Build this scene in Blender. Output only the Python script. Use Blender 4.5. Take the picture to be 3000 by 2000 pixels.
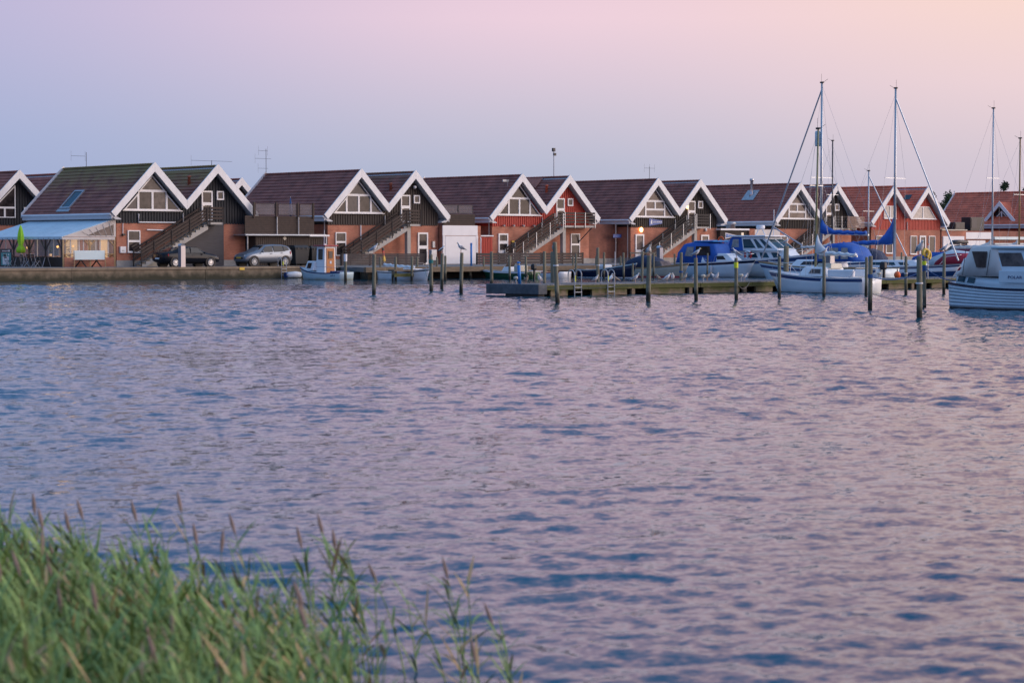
import bpy, math, random
import numpy as np
from mathutils import Matrix, Vector
R = math.radians
rnd = random.Random(11)
for o in list(bpy.data.objects):
    bpy.data.objects.remove(o)
S = bpy.context.scene
COL = S.collection
# world frame: x runs along the quay, y from the water towards the houses, z up, water level 0
Q = 0.83                                   # quay level
# ------------------------------------------------------------------ camera
cd = bpy.data.cameras.new('camera')
cam = bpy.data.objects.new('camera', cd)
COL.objects.link(cam)
cam.location = (0, 0, 2.28)
vdir = Vector((math.sin(R(42)), math.cos(R(42)), -math.tan(R(2.551))))
cam.rotation_euler = vdir.to_track_quat('-Z', 'Y').to_euler()
cd.sensor_width = 36
cd.lens = 74.9
cd.clip_start = 0.3
cd.clip_end = 6000
cd.dof.use_dof = True
cd.dof.focus_distance = 142
cd.dof.aperture_fstop = 3.8
S.camera = cam
# ------------------------------------------------------------------ sky
SUN_AZ = Vector((0.80, -0.60, 0)).normalized()      # where the sun has gone down
W = bpy.data.worlds.new('World')
S.world = W
W.use_nodes = True
nt = W.node_tree
nt.nodes.clear()
def nd(t, **kw):
    n = nt.nodes.new(t)
    for k, v in kw.items():
        setattr(n, k, v)
    return n
def srgb(r, g, b, k=1.0):
    f = lambda c: ((c / 255) / 12.92 if c / 255 < .04045 else ((c / 255 + .055) / 1.055) ** 2.4) * k
    return (f(r), f(g), f(b), 1)
tc = nd('ShaderNodeTexCoord')
sep = nd('ShaderNodeSeparateXYZ')
nt.links.new(tc.outputs['Generated'], sep.inputs[0])
def ramp(stops, inp):
    r = nd('ShaderNodeValToRGB')
    e = r.color_ramp.elements
    while len(e) < len(stops):
        e.new(0.5)
    for el, (p, c) in zip(e, stops):
        el.position = p
        el.color = c
    nt.links.new(inp, r.inputs[0])
    return r.outputs[0]
z01 = nd('ShaderNodeMath', operation='MAXIMUM')
nt.links.new(sep.outputs[2], z01.inputs[0]); z01.inputs[1].default_value = 0.0
ez = z01.outputs[0]
# the dusk sky away from the sun: blue shadow band, pink belt, blue dome; and towards the glow
cold = ramp([(0, srgb(150, 169, 209)), (.05, srgb(161, 175, 213)), (.09, srgb(178, 179, 215)), (.125, srgb(188, 181, 216)),
             (.18, srgb(146, 166, 212)), (.28, srgb(102, 146, 208)), (.60, srgb(104, 156, 220)), (1, srgb(150, 192, 240))], ez)
midc = ramp([(0, srgb(170, 182, 208)), (.035, srgb(178, 185, 209)), (.062, srgb(200, 193, 213)), (.105, srgb(234, 205, 220)),
             (.20, srgb(226, 190, 209)), (.32, srgb(166, 166, 207)), (.46, srgb(106, 152, 212)), (.66, srgb(116, 164, 224)), (1, srgb(150, 192, 240))], ez)
warm = ramp([(0, srgb(196, 187, 207)), (.04, srgb(211, 198, 211)), (.075, srgb(234, 208, 213)), (.115, srgb(247, 214, 204)),
             (.26, srgb(240, 194, 198)), (.38, srgb(196, 172, 202)), (.54, srgb(114, 148, 209)), (1, srgb(150, 192, 240))], ez)
glow = ramp([(0, srgb(255, 200, 165, 2.0)), (.10, srgb(255, 212, 188, 2.0)), (.28, srgb(246, 214, 208, 1.8)), (.55, srgb(200, 196, 222, 1.3)), (1, srgb(150, 192, 240))], ez)
dot = nd('ShaderNodeVectorMath', operation='DOT_PRODUCT')
nt.links.new(tc.outputs['Generated'], dot.inputs[0]); dot.inputs[1].default_value = SUN_AZ
def mr(inp, a, b):
    m = nd('ShaderNodeMapRange', interpolation_type='SMOOTHSTEP')
    nt.links.new(inp, m.inputs[0]); m.inputs[1].default_value = a; m.inputs[2].default_value = b
    return m.outputs[0]
def mix(f, a, b):
    m = nd('ShaderNodeMix', data_type='RGBA')
    nt.links.new(f, m.inputs[0]); nt.links.new(a, m.inputs[6]); nt.links.new(b, m.inputs[7])
    return m.outputs[2]
c0 = mix(mr(dot.outputs['Value'], -.20, .13), cold, midc)
c1 = mix(mr(dot.outputs['Value'], .08, .36), c0, warm)
c2 = mix(mr(dot.outputs['Value'], .40, .98), c1, glow)
bg = nd('ShaderNodeBackground'); bg.inputs[1].default_value = 1.0
nt.links.new(c2, bg.inputs[0])
sky = nd('ShaderNodeTexSky', sky_type='NISHITA', sun_disc=False)
sky.sun_elevation = R(1.5)
sky.sun_rotation = math.atan2(SUN_AZ.x, SUN_AZ.y)
bg2 = nd('ShaderNodeBackground'); bg2.inputs[1].default_value = 0.02
nt.links.new(sky.outputs[0], bg2.inputs[0])
ad = nd('ShaderNodeAddShader')
nt.links.new(bg.outputs[0], ad.inputs[0]); nt.links.new(bg2.outputs[0], ad.inputs[1])
wo = nd('ShaderNodeOutputWorld')
nt.links.new(ad.outputs[0], wo.inputs[0])
# the afterglow low in the sky, soft
sd = bpy.data.lights.new('sun', 'SUN')
sd.energy = 2.6
sd.angle = R(60)
sd.color = (1.0, 0.88, 0.82)
so = bpy.data.objects.new('sun', sd)
COL.objects.link(so)
so.location = (60, -40, 60)
so.rotation_euler = (-(SUN_AZ * math.cos(R(14)) + Vector((0, 0, math.sin(R(14)))))).to_track_quat('-Z', 'Y').to_euler()
vs = S.view_settings
vs.view_transform = 'Standard'
vs.look = 'None'
vs.exposure = 0.0
vs.gamma = 1.0
vs.use_curve_mapping = False

# ------------------------------------------------------------------ materials
MATS = {}
def mat(name, col, rough=.6, var=.18, scale=2.5, bump=0.0, metal=0.0, bscale=None, alpha=1.0, emit=None, spec=.5, stretch=(1, 1, 1), col2=None, tr=0.0):
    """procedural paint / wood / stone: base colour broken up by noise in world space"""
    m = bpy.data.materials.new(name)
    m.use_nodes = True
    t = m.node_tree
    p = t.nodes['Principled BSDF']
    p.inputs['Roughness'].default_value = rough
    p.inputs['Metallic'].default_value = metal
    p.inputs['Alpha'].default_value = alpha
    p.inputs['Specular IOR Level'].default_value = spec
    if tr: p.inputs['Transmission Weight'].default_value = tr
    g = t.nodes.new('ShaderNodeNewGeometry')
    mp = t.nodes.new('ShaderNodeMapping'); mp.inputs['Scale'].default_value = stretch
    t.links.new(g.outputs['Position'], mp.inputs[0])
    n = t.nodes.new('ShaderNodeTexNoise')
    n.inputs['Scale'].default_value = scale
    n.inputs['Detail'].default_value = 5
    n.inputs['Roughness'].default_value = .65
    t.links.new(mp.outputs[0], n.inputs['Vector'])
    r = t.nodes.new('ShaderNodeValToRGB')
    r.color_ramp.elements[0].position = .3
    r.color_ramp.elements[1].position = .72
    a = tuple(c * (1 - var) for c in col[:3]) + (1,)
    b = tuple(min(1, c * (1 + var)) for c in col[:3]) + (1,)
    if col2: b = tuple(col2[:3]) + (1,)
    r.color_ramp.elements[0].color = a
    r.color_ramp.elements[1].color = b
    t.links.new(n.outputs[0], r.inputs[0])
    t.links.new(r.outputs[0], p.inputs['Base Color'])
    if bump:
        n2 = t.nodes.new('ShaderNodeTexNoise')
        n2.inputs['Scale'].default_value = bscale or scale * 6
        n2.inputs['Detail'].default_value = 4
        t.links.new(mp.outputs[0], n2.inputs['Vector'])
        bm = t.nodes.new('ShaderNodeBump'); bm.inputs['Strength'].default_value = bump; bm.inputs['Distance'].default_value = .03
        t.links.new(n2.outputs[0], bm.inputs['Height'])
        t.links.new(bm.outputs[0], p.inputs['Normal'])
    if emit:
        p.inputs['Emission Color'].default_value = tuple(emit[:3]) + (1,)
        p.inputs['Emission Strength'].default_value = emit[3]
    MATS[name] = m
    return m
def over(name, base, col, axis_lo, axis_hi, axis=2, nscale=1.5, amount=1.0, sharp=.25):
    """copy of a material with growth / dirt (own noisy outline) laid over it between two heights"""
    m = MATS[base].copy(); m.name = name
    t = m.node_tree
    p = t.nodes['Principled BSDF']
    src = p.inputs['Base Color'].links[0].from_socket
    g = t.nodes.new('ShaderNodeNewGeometry')
    s = t.nodes.new('ShaderNodeSeparateXYZ'); t.links.new(g.outputs['Position'], s.inputs[0])
    mrn = t.nodes.new('ShaderNodeMapRange'); mrn.inputs[1].default_value = axis_lo; mrn.inputs[2].default_value = axis_hi
    t.links.new(s.outputs[axis], mrn.inputs[0])
    n = t.nodes.new('ShaderNodeTexNoise'); n.inputs['Scale'].default_value = nscale; n.inputs['Detail'].default_value = 6
    t.links.new(g.outputs['Position'], n.inputs['Vector'])
    ad = t.nodes.new('ShaderNodeMath'); ad.operation = 'ADD'
    t.links.new(mrn.outputs[0], ad.inputs[0]); t.links.new(n.outputs[0], ad.inputs[1])
    st = t.nodes.new('ShaderNodeMapRange'); st.interpolation_type = 'SMOOTHSTEP'
    st.inputs[1].default_value = 1.0 - sharp; st.inputs[2].default_value = 1.0 + sharp; st.inputs[4].default_value = amount
    t.links.new(ad.outputs[0], st.inputs[0])
    mx = t.nodes.new('ShaderNodeMix'); mx.data_type = 'RGBA'
    t.links.new(st.outputs[0], mx.inputs[0]); t.links.new(src, mx.inputs[6]); mx.inputs[7].default_value = tuple(col) + (1,)
    t.links.new(mx.outputs[2], p.inputs['Base Color'])
    MATS[name] = m
    return m
def brick(name, c1, c2, mortar):
    m = bpy.data.materials.new(name); m.use_nodes = True
    t = m.node_tree; p = t.nodes['Principled BSDF']; p.inputs['Roughness'].default_value = .85
    g = t.nodes.new('ShaderNodeNewGeometry'); s = t.nodes.new('ShaderNodeSeparateXYZ'); t.links.new(g.outputs['Position'], s.inputs[0])
    a = t.nodes.new('ShaderNodeMath'); a.operation = 'ADD'; t.links.new(s.outputs[0], a.inputs[0]); t.links.new(s.outputs[1], a.inputs[1])
    c = t.nodes.new('ShaderNodeCombineXYZ'); t.links.new(a.outputs[0], c.inputs[0]); t.links.new(s.outputs[2], c.inputs[1])
    b = t.nodes.new('ShaderNodeTexBrick')
    b.inputs['Scale'].default_value = 1.0; b.inputs['Brick Width'].default_value = .24; b.inputs['Row Height'].default_value = .0667
    b.inputs['Mortar Size'].default_value = .008; b.inputs['Color1'].default_value = c1 + (1,); b.inputs['Color2'].default_value = c2 + (1,); b.inputs['Mortar'].default_value = mortar + (1,)
    t.links.new(c.outputs[0], b.inputs['Vector'])
    n = t.nodes.new('ShaderNodeTexNoise'); n.inputs['Scale'].default_value = .9; n.inputs['Detail'].default_value = 6; t.links.new(g.outputs['Position'], n.inputs['Vector'])
    r = t.nodes.new('ShaderNodeMapRange'); r.inputs[1].default_value = .3; r.inputs[2].default_value = .7; r.inputs[3].default_value = .72; r.inputs[4].default_value = 1.2
    t.links.new(n.outputs[0], r.inputs[0])
    mx = t.nodes.new('ShaderNodeVectorMath'); mx.operation = 'SCALE'; t.links.new(b.outputs[0], mx.inputs[0]); t.links.new(r.outputs[0], mx.inputs['Scale'])
    t.links.new(mx.outputs[0], p.inputs['Base Color'])
    bp = t.nodes.new('ShaderNodeBump'); bp.inputs['Strength'].default_value = .5; bp.inputs['Distance'].default_value = .01
    t.links.new(b.outputs['Fac'], bp.inputs['Height']); bp.invert = True; t.links.new(bp.outputs[0], p.inputs['Normal'])
    MATS[name] = m
brick('brick', (.40, .125, .068), (.50, .185, .105), (.42, .28, .21))
brick('brick_dark', (.25, .085, .055), (.33, .12, .075), (.26, .17, .13))  # brick with the shade of the recesses under the eaves put into its colour
mat('white', (.78, .79, .80), .45, .05, 1.2)
mat('fascia', (.80, .80, .79), .5, .10, 2.2, .15, stretch=(1, 1, .35))
mat('frame', (.80, .80, .79), .35, .04, 2)
mat('glass', (.012, .012, .015), .05, .3, 1.6, spec=.20, col2=(.075, .062, .06))
mat('glass_b', (.05, .045, .045), .06, .4, 2.2, spec=.20, col2=(.16, .13, .12))
mat('glass_c', (.16, .15, .15), .10, .4, 3.2, spec=.20, col2=(.05, .05, .055))
mat('glass_teal', (.02, .06, .08), .06, .3, 1.5, spec=.3)
mat('tint', (.09, .072, .068), .10, .5, 1.6, spec=.2, col2=(.20, .16, .145))
mat('curtain', (.30, .29, .28), .25, .3, 3, spec=.6)
mat('sid_black', (.015, .019, .025), .7, .35, 3, .3, stretch=(6, 6, .5))
mat('sid_brown', (.052, .040, .033), .75, .35, 3, .3, stretch=(6, 6, .5))
mat('sid_gap', (.045, .035, .026), .75, .4, 3, .3, stretch=(6, 6, .5))
mat('sid_faded', (.50, .085, .055), .7, .25, 3, .3, stretch=(6, 6, .5))
mat('sid_red', (.44, .05, .03), .65, .2, 3, .3, stretch=(6, 6, .5))
mat('sid_grey', (.075, .075, .083), .75, .2, 3, .3, stretch=(.5, 6, 6))
mat('tile', (.25, .088, .064), .75, .42, 1.1, .5, bscale=9)
mat('tile_red', (.66, .16, .08), .7, .32, 1.1, .5, bscale=9)
mat('tile_mid', (.31, .10, .07), .72, .36, 1.1, .5, bscale=9)
mat('tile_old', (.38, .14, .09), .75, .2, 1.3, .5, bscale=9)
over('tile_moss', 'tile', (.21, .165, .05), 5.4, 9.0, 2, 1.1, .85, .35)
over('tile_moss2', 'tile', (.15, .11, .05), 6.4, 9.6, 2, 1.3, .7, .3)
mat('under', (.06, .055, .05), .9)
mat('soffit', (.55, .56, .58), .6, .06)  # white paint greyed to carry the shade under the overhang
mat('concrete', (.25, .20, .14), .9, .3, 1.2, .5, bscale=10)
over('quay_concrete', 'concrete', (.035, .036, .02), .86, .02, 2, 2.2, .97, .42)
mat('grey_concrete', (.10, .11, .12), .9, .4, 1.5, .5, bscale=8)
mat('plinth', (.36, .35, .32), .9, .2, 2, .3)
mat('apron', (.16, .155, .15), .92, .18, .6, .3, bscale=14)
mat('stair', (.42, .40, .36), .85, .15, 2, .2)
mat('rail_brown', (.050, .033, .026), .75, .3, 4, .3)
mat('rail_dark', (.032, .026, .024), .75, .3, 4, .3)
mat('rail_tan', (.30, .20, .15), .75, .3, 4, .3)
mat('fence', (.050, .040, .040), .75, .3, 3, .3, stretch=(.4, 6, 6))
mat('metal', (.55, .56, .58), .35, .1, 3, metal=.85)
mat('ladder_steel', (.36, .39, .42), .5, .15, 3, metal=.3)
mat('galv', (.40, .42, .44), .45, .15, 3, metal=.5)
mat('steel_dark', (.05, .05, .055), .5, .2, 3, metal=.4)
mat('black', (.015, .015, .017), .5, .2)
mat('rubber', (.018, .018, .02), .8, .2)
mat('pile', (.21, .20, .14), .9, .3, 3, .5, stretch=(6, 6, .7), bscale=16)
over('pile_wet', 'pile', (.018, .018, .012), .95, -.15, 2, 3, .97, .25)
mat('timber', (.19, .145, .095), .9, .35, 3, .5, stretch=(.6, 6, 6), bscale=14)
over('timber_moss', 'timber', (.07, .085, .014), -.30, .66, 2, 2.4, .9, .2)
mat('plank', (.23, .22, .21), .9, .25, 2.5, .4)
mat('wood_orange', (.46, .16, .035), .45, .25, 3, stretch=(6, 6, .6))
mat('wood_tan', (.36, .24, .12), .5, .2, 3, stretch=(.6, 6, 6))
mat('wood_mast', (.30, .17, .06), .4, .2, 3, stretch=(4, 4, .3))
mat('olive_mast', (.27, .25, .12), .5, .2, 3, stretch=(4, 4, .3))
mat('alu', (.42, .46, .50), .35, .08, 3, metal=.6)
mat('hull_white', (.76, .80, .82), .25, .06, .8)
over('hull_white_d', 'hull_white', (.36, .33, .20), .30, -.35, 2, 2.0, .55, .3)
mat('hull_pale', (.52, .66, .70), .3, .07, .8)
over('hull_pale_d', 'hull_pale', (.40, .34, .12), .30, -.2, 2, 2.0, .6, .3)
mat('hull_blue', (.60, .72, .78), .35, .08, .8)
mat('hull_green', (.012, .065, .026), .3, .2, 1)
mat('hull_navy', (.010, .014, .045), .25, .2, 1)
mat('hull_cream', (.50, .47, .38), .4, .15, 1)
mat('stripe_blue', (.015, .05, .16), .3, .1)
mat('canvas_blue', (.018, .105, .42), .75, .2, 1.5, .3)
mat('canvas_light', (.04, .28, .66), .7, .2, 1.5, .3)
mat('canvas_navy', (.015, .03, .075), .8, .2, 1.5, .3)
mat('canvas_grey', (.66, .62, .58), .85, .1, 1.5, .25)
mat('canvas_white', (.62, .66, .68), .8, .1, 1.5, .3)
mat('canvas_red', (.34, .012, .035), .7, .2, 1.5, .3)
mat('canvas_wine', (.16, .015, .04), .7, .2, 1.5, .3)
mat('pvc_clear', (.22, .20, .21), .45, .2, 1.2, alpha=.40, spec=.12)
mat('pvc_tent', (.45, .43, .43), .4, .2, 1.2, alpha=.20, spec=.15)
mat('pvc_roof', (.52, .66, .72), .5, .12, 1.0, .2)
mat('pvc_white', (.62, .60, .58), .5, .1, 1.0, alpha=.8)
mat('red', (.50, .03, .03), .45, .12)
mat('red_roof', (.42, .06, .06), .5, .15)
mat('orange', (.80, .13, .02), .5, .1)
mat('yellow', (.72, .80, .02), .5, .06)
mat('sign_yellow', (.70, .46, .05), .5, .1)
mat('lime', (.34, .72, .03), .7, .12, 3, .2)
mat('blue_post', (.02, .19, .55), .5, .12)
mat('gull_white', (.74, .74, .74), .7, .06, 8)
mat('gull_grey', (.34, .36, .40), .7, .12, 8)
mat('gull_black', (.03, .03, .035), .7, .2, 8)
mat('gull_brown', (.30, .25, .20), .8, .35, 14)
mat('gull_leg', (.55, .33, .25), .6, .1)
mat('beak', (.60, .42, .06), .5, .1)
mat('paint_black', (.008, .010, .016), .15, .1, 1, spec=.2)
mat('paint_silver', (.20, .23, .27), .30, .05, 1, metal=.5)
mat('car_glass', (.02, .025, .03), .06, .1, spec=.25)
mat('light_red', (.5, .02, .02), .2, .1, emit=(1, .05, .04, .15))
mat('light_clear', (.6, .62, .66), .1, .1, spec=.8)
mat('sign_blue', (.02, .08, .32), .4, .08)
mat('sign_teal', (.05, .27, .28), .4, .1)
mat('bin_green', (.015, .085, .03), .55, .15)
mat('bin_black', (.022, .025, .028), .6, .2)
mat('rope_teal', (.02, .17, .17), .8, .2)
mat('rope', (.16, .15, .13), .85, .2)
mat('rope_blue', (.02, .09, .26), .8, .2)
mat('lamp_lit', (1, .62, .25), .4, .02, emit=(1, .55, .18, 7))
mat('lamp_dim', (1, .62, .25), .4, .02, emit=(1, .55, .18, 1.1))
mat('lamp_warm', (1, .8, .55), .4, .02, emit=(1, .66, .36, .42))
mat('pedestal', (.80, .69, .62), .4, .05, 1)  # peach of the low glow put into the front panel colour
mat('pedestal_shaded', (.13, .14, .17), .5, .1, 1)  # body darkened to paint in the flank turned from the glow
mat('leaf_tree', (.045, .085, .035), .8, .4, 1.2)
mat('leaf_pine', (.030, .060, .030), .8, .4, 1.2)
mat('bark', (.09, .065, .045), .9, .3, 3)
mat('soil', (.085, .075, .05), .95, .3, 1.5, .5)
mat('ground', (.10, .10, .085), .95, .25, .15)
mat('reed', (.075, .17, .045), .7, .35, 10.0, col2=(.30, .44, .12))
mat('reed_dry', (.42, .30, .15), .85, .3, 3)
mat('reed_plume', (.22, .16, .135), .9, .3, 20)

# ------------------------------------------------------------------ mesh helpers
class MB:
    def __init__(s):
        s.v = []; s.f = []
    def add(s, vs, fs):
        k = len(s.v)
        s.v += [tuple(p) for p in vs]
        s.f += [tuple(i + k for i in f) for f in fs]
        return s
    def box(s, x0, x1, y0, y1, z0, z1):
        return s.add([(x0, y0, z0), (x1, y0, z0), (x1, y1, z0), (x0, y1, z0), (x0, y0, z1), (x1, y0, z1), (x1, y1, z1), (x0, y1, z1)],
                     [(0, 3, 2, 1), (4, 5, 6, 7), (0, 1, 5, 4), (1, 2, 6, 5), (2, 3, 7, 6), (3, 0, 4, 7)])
    def beam(s, p, q, w, h, up=(0, 0, 1)):
        p = Vector(p); q = Vector(q); d = (q - p).normalized()
        u = Vector(up)
        a = d.cross(u)
        if a.length < 1e-5: a = d.cross(Vector((1, 0, 0)))
        a.normalize(); b = a.cross(d).normalized()
        a *= w / 2; b *= h / 2
        vs = [c + i * a + j * b for c in (p, q) for i, j in ((-1, -1), (1, -1), (1, 1), (-1, 1))]
        return s.add(vs, [(0, 1, 2, 3), (7, 6, 5, 4), (0, 4, 5, 1), (1, 5, 6, 2), (2, 6, 7, 3), (3, 7, 4, 0)])
    def tube(s, pts, r, n=6):
        pts = [Vector(p) for p in pts]
        rr = r if isinstance(r, (list, tuple)) else [r] * len(pts)
        k = len(s.v)
        for i, p in enumerate(pts):
            d = (pts[min(i + 1, len(pts) - 1)] - pts[max(i - 1, 0)]).normalized()
            a = d.cross(Vector((0, 0, 1)))
            if a.length < 1e-3: a = d.cross(Vector((1, 0, 0)))
            a.normalize(); b = a.cross(d)
            s.v += [tuple(p + (a * math.cos(t) + b * math.sin(t)) * rr[i]) for t in (2 * math.pi * j / n for j in range(n))]
        for i in range(len(pts) - 1):
            for j in range(n):
                s.f.append((k + i * n + j, k + i * n + (j + 1) % n, k + (i + 1) * n + (j + 1) % n, k + (i + 1) * n + j))
        s.f.append(tuple(k + j for j in reversed(range(n))))
        s.f.append(tuple(k + (len(pts) - 1) * n + j for j in range(n)))
        return s
    def lathe(s, prof, c=(0, 0), n=10, sx=1, sy=1):
        k = len(s.v)
        for r, z in prof:
            s.v += [(c[0] + r * sx * math.cos(2 * math.pi * j / n), c[1] + r * sy * math.sin(2 * math.pi * j / n), z) for j in range(n)]
        for i in range(len(prof) - 1):
            for j in range(n):
                s.f.append((k + i * n + j, k + i * n + (j + 1) % n, k + (i + 1) * n + (j + 1) % n, k + (i + 1) * n + j))
        s.f.append(tuple(k + j for j in reversed(range(n))))
        s.f.append(tuple(k + (len(prof) - 1) * n + j for j in range(n)))
        return s
    def prism(s, poly, ax, a, b):
        """polygon in the plane across axis ax (x: (y,z), y: (x,z), z: (x,y)), extruded from a to b"""
        n = len(poly)
        P = {'x': lambda p, t: (t, p[0], p[1]), 'y': lambda p, t: (p[0], t, p[1]), 'z': lambda p, t: (p[0], p[1], t)}[ax]
        vs = [P(p, a) for p in poly] + [P(p, b) for p in poly]
        fs = [tuple(range(n)), tuple(reversed(range(n, 2 * n)))] + [(i, i + n, (i + 1) % n + n, (i + 1) % n) for i in range(n)]
        return s.add(vs, fs)
    def ball(s, c, r, n=8, m=6, sc=(1, 1, 1)):
        pr = [(max(1e-4, math.sin(math.pi * i / m)) * r, -math.cos(math.pi * i / m) * r) for i in range(m + 1)]
        k = len(s.v)
        s.lathe(pr, (0, 0), n)
        s.v[k:] = [(c[0] + x * sc[0], c[1] + y * sc[1], c[2] + z * sc[2]) for x, y, z in s.v[k:]]
        return s
    def torus(s, c, R0, r, axis='y', n=20, m=6, a0=0, a1=2 * math.pi):
        full = abs(a1 - a0 - 2 * math.pi) < 1e-6
        k = len(s.v); N = n if full else n + 1
        for i in range(N):
            t = a0 + (a1 - a0) * i / n
            for j in range(m):
                p = 2 * math.pi * j / m
                q = R0 + r * math.cos(p)
                x, y, z = q * math.cos(t), r * math.sin(p), q * math.sin(t)
                s.v.append({'y': (c[0] + x, c[1] + y, c[2] + z), 'x': (c[0] + y, c[1] + x, c[2] + z), 'z': (c[0] + x, c[1] + z, c[2] + y)}[axis])
        for i in range(n if full else n):
            for j in range(m):
                i2 = (i + 1) % N
                s.f.append((k + i * m + j, k + i * m + (j + 1) % m, k + i2 * m + (j + 1) % m, k + i2 * m + j))
        return s
    def loft(s, rings, close=True, caps=True):
        k = len(s.v); n = len(rings[0])
        for r in rings: s.v += [tuple(p) for p in r]
        for i in range(len(rings) - 1):
            for j in range(n if close else n - 1):
                s.f.append((k + i * n + j, k + i * n + (j + 1) % n, k + (i + 1) * n + (j + 1) % n, k + (i + 1) * n + j))
        if caps and close:
            s.f.append(tuple(k + j for j in reversed(range(n))))
            s.f.append(tuple(k + (len(rings) - 1) * n + j for j in range(n)))
        return s
    def mesh(s, name, m, smooth=False):
        me = bpy.data.meshes.new(name)
        me.from_pydata(s.v, [], s.f)
        if m: me.materials.append(MATS[m])
        if smooth:
            me.polygons.foreach_set('use_smooth', [True] * len(me.polygons))
        me.update()
        return me
    def build(s, name, m, parent=None, smooth=False, bevel=0.0):
        return link(name, s.mesh(name, m, smooth), parent, bevel)
def link(name, me, parent=None, bevel=0.0):
    o = bpy.data.objects.new(name, me)
    COL.objects.link(o)
    if parent is not None:
        o.parent = parent
        if parent.name in INV: o.matrix_parent_inverse = INV[parent.name]
    if bevel:
        b = o.modifiers.new('bevel', 'BEVEL'); b.width = bevel; b.segments = 2; b.limit_method = 'ANGLE'
    return o
INV = {}
def tag(o, label, cat, group=None):
    o['label'] = label; o['category'] = cat
    if group: o['group'] = group
    return o
def struct(o):
    o['kind'] = 'structure'; return o
def thing(name, label, cat, loc=(0, 0, 0), rz=0.0, group=None, world=False):
    """Empty at a thing's base; world=True when its parts are modelled in world coordinates"""
    o = bpy.data.objects.new(name, None)
    o.empty_display_size = .3
    COL.objects.link(o)
    o.location = loc; o.rotation_euler = (0, 0, rz)
    if world: INV[o.name] = (Matrix.Translation(loc) @ Matrix.Rotation(rz, 4, 'Z')).inverted()
    return tag(o, label, cat, group)
def dup(root, loc, rz=0.0, label=None, group=None, scale=1.0):
    def cp(o, par):
        c = o.copy(); COL.objects.link(c)
        if par is not None:
            c.parent = par; c.matrix_parent_inverse = o.matrix_parent_inverse
        for ch in o.children: cp(ch, c)
        return c
    r = cp(root, None)
    r.location = loc; r.rotation_euler = (0, 0, rz); r.scale = (scale,) * 3
    if label: r['label'] = label
    if group: r['group'] = group
    return r
def inset(poly, d):
    """inset a convex polygon (counter-clockwise) by d"""
    n = len(poly); out = []
    area = sum(poly[i][0] * poly[(i + 1) % n][1] - poly[(i + 1) % n][0] * poly[i][1] for i in range(n))
    if area < 0: poly = poly[::-1]
    L = []
    for i in range(n):
        a = Vector(poly[i]); b = Vector(poly[(i + 1) % n]); e = (b - a).normalized()
        L.append((a + Vector((-e.y, e.x)) * d, e))
    for i in range(n):
        p, e = L[i - 1]; q, g = L[i]
        den = e.x * g.y - e.y * g.x
        t = ((q.x - p.x) * g.y - (q.y - p.y) * g.x) / den
        out.append(tuple(p + e * t))
    return poly, out
def frame_mesh(cells, y0, y1, d, ax='y'):
    m = MB()
    inner = []
    for c in cells:
        a, b = inset([tuple(p) for p in c], d)
        inner.append(b); n = len(a)
        P = (lambda p, t: (p[0], t, p[1])) if ax == 'y' else (lambda p, t: (t, p[0], p[1]))
        vs = [P(p, y0) for p in a] + [P(p, y0) for p in b] + [P(p, y1) for p in a] + [P(p, y1) for p in b]
        fs = []
        for i in range(n):
            j = (i + 1) % n
            fs += [(i, j, j + n, i + n), (i + n, j + n, j + 3 * n, i + 3 * n), (j, i, i + 2 * n, j + 2 * n)]
        m.add(vs, fs)
    return m, inner
def window(parent, cells, y, name='window', frame='frame', glass='glass', d=.075, proud=.09, sill=None, ax='y', sgn=1):
    """frame as the part, each pane a sub-part; y is the wall face, the frame stands proud of it"""
    m, inner = frame_mesh(cells, y - proud * sgn, y + .01 * sgn, d, ax)
    w = m.build(name, frame, parent)
    gl = glass if isinstance(glass, (list, tuple)) else [glass] * len(inner)
    for c, g in zip(inner, gl):
        MB().prism(c, ax, y - (proud - .045) * sgn, y - (proud - .06) * sgn).build('pane', g, w)
    if sill:
        MB().box(sill[0] - .05, sill[1] + .05, y - proud - .06, y - .005, sill[2] - .05, sill[2] - .004).build('sill', frame, w)
    return w
def rect(x0, x1, z0, z1): return [(x0, z0), (x1, z0), (x1, z1), (x0, z1)]
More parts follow.
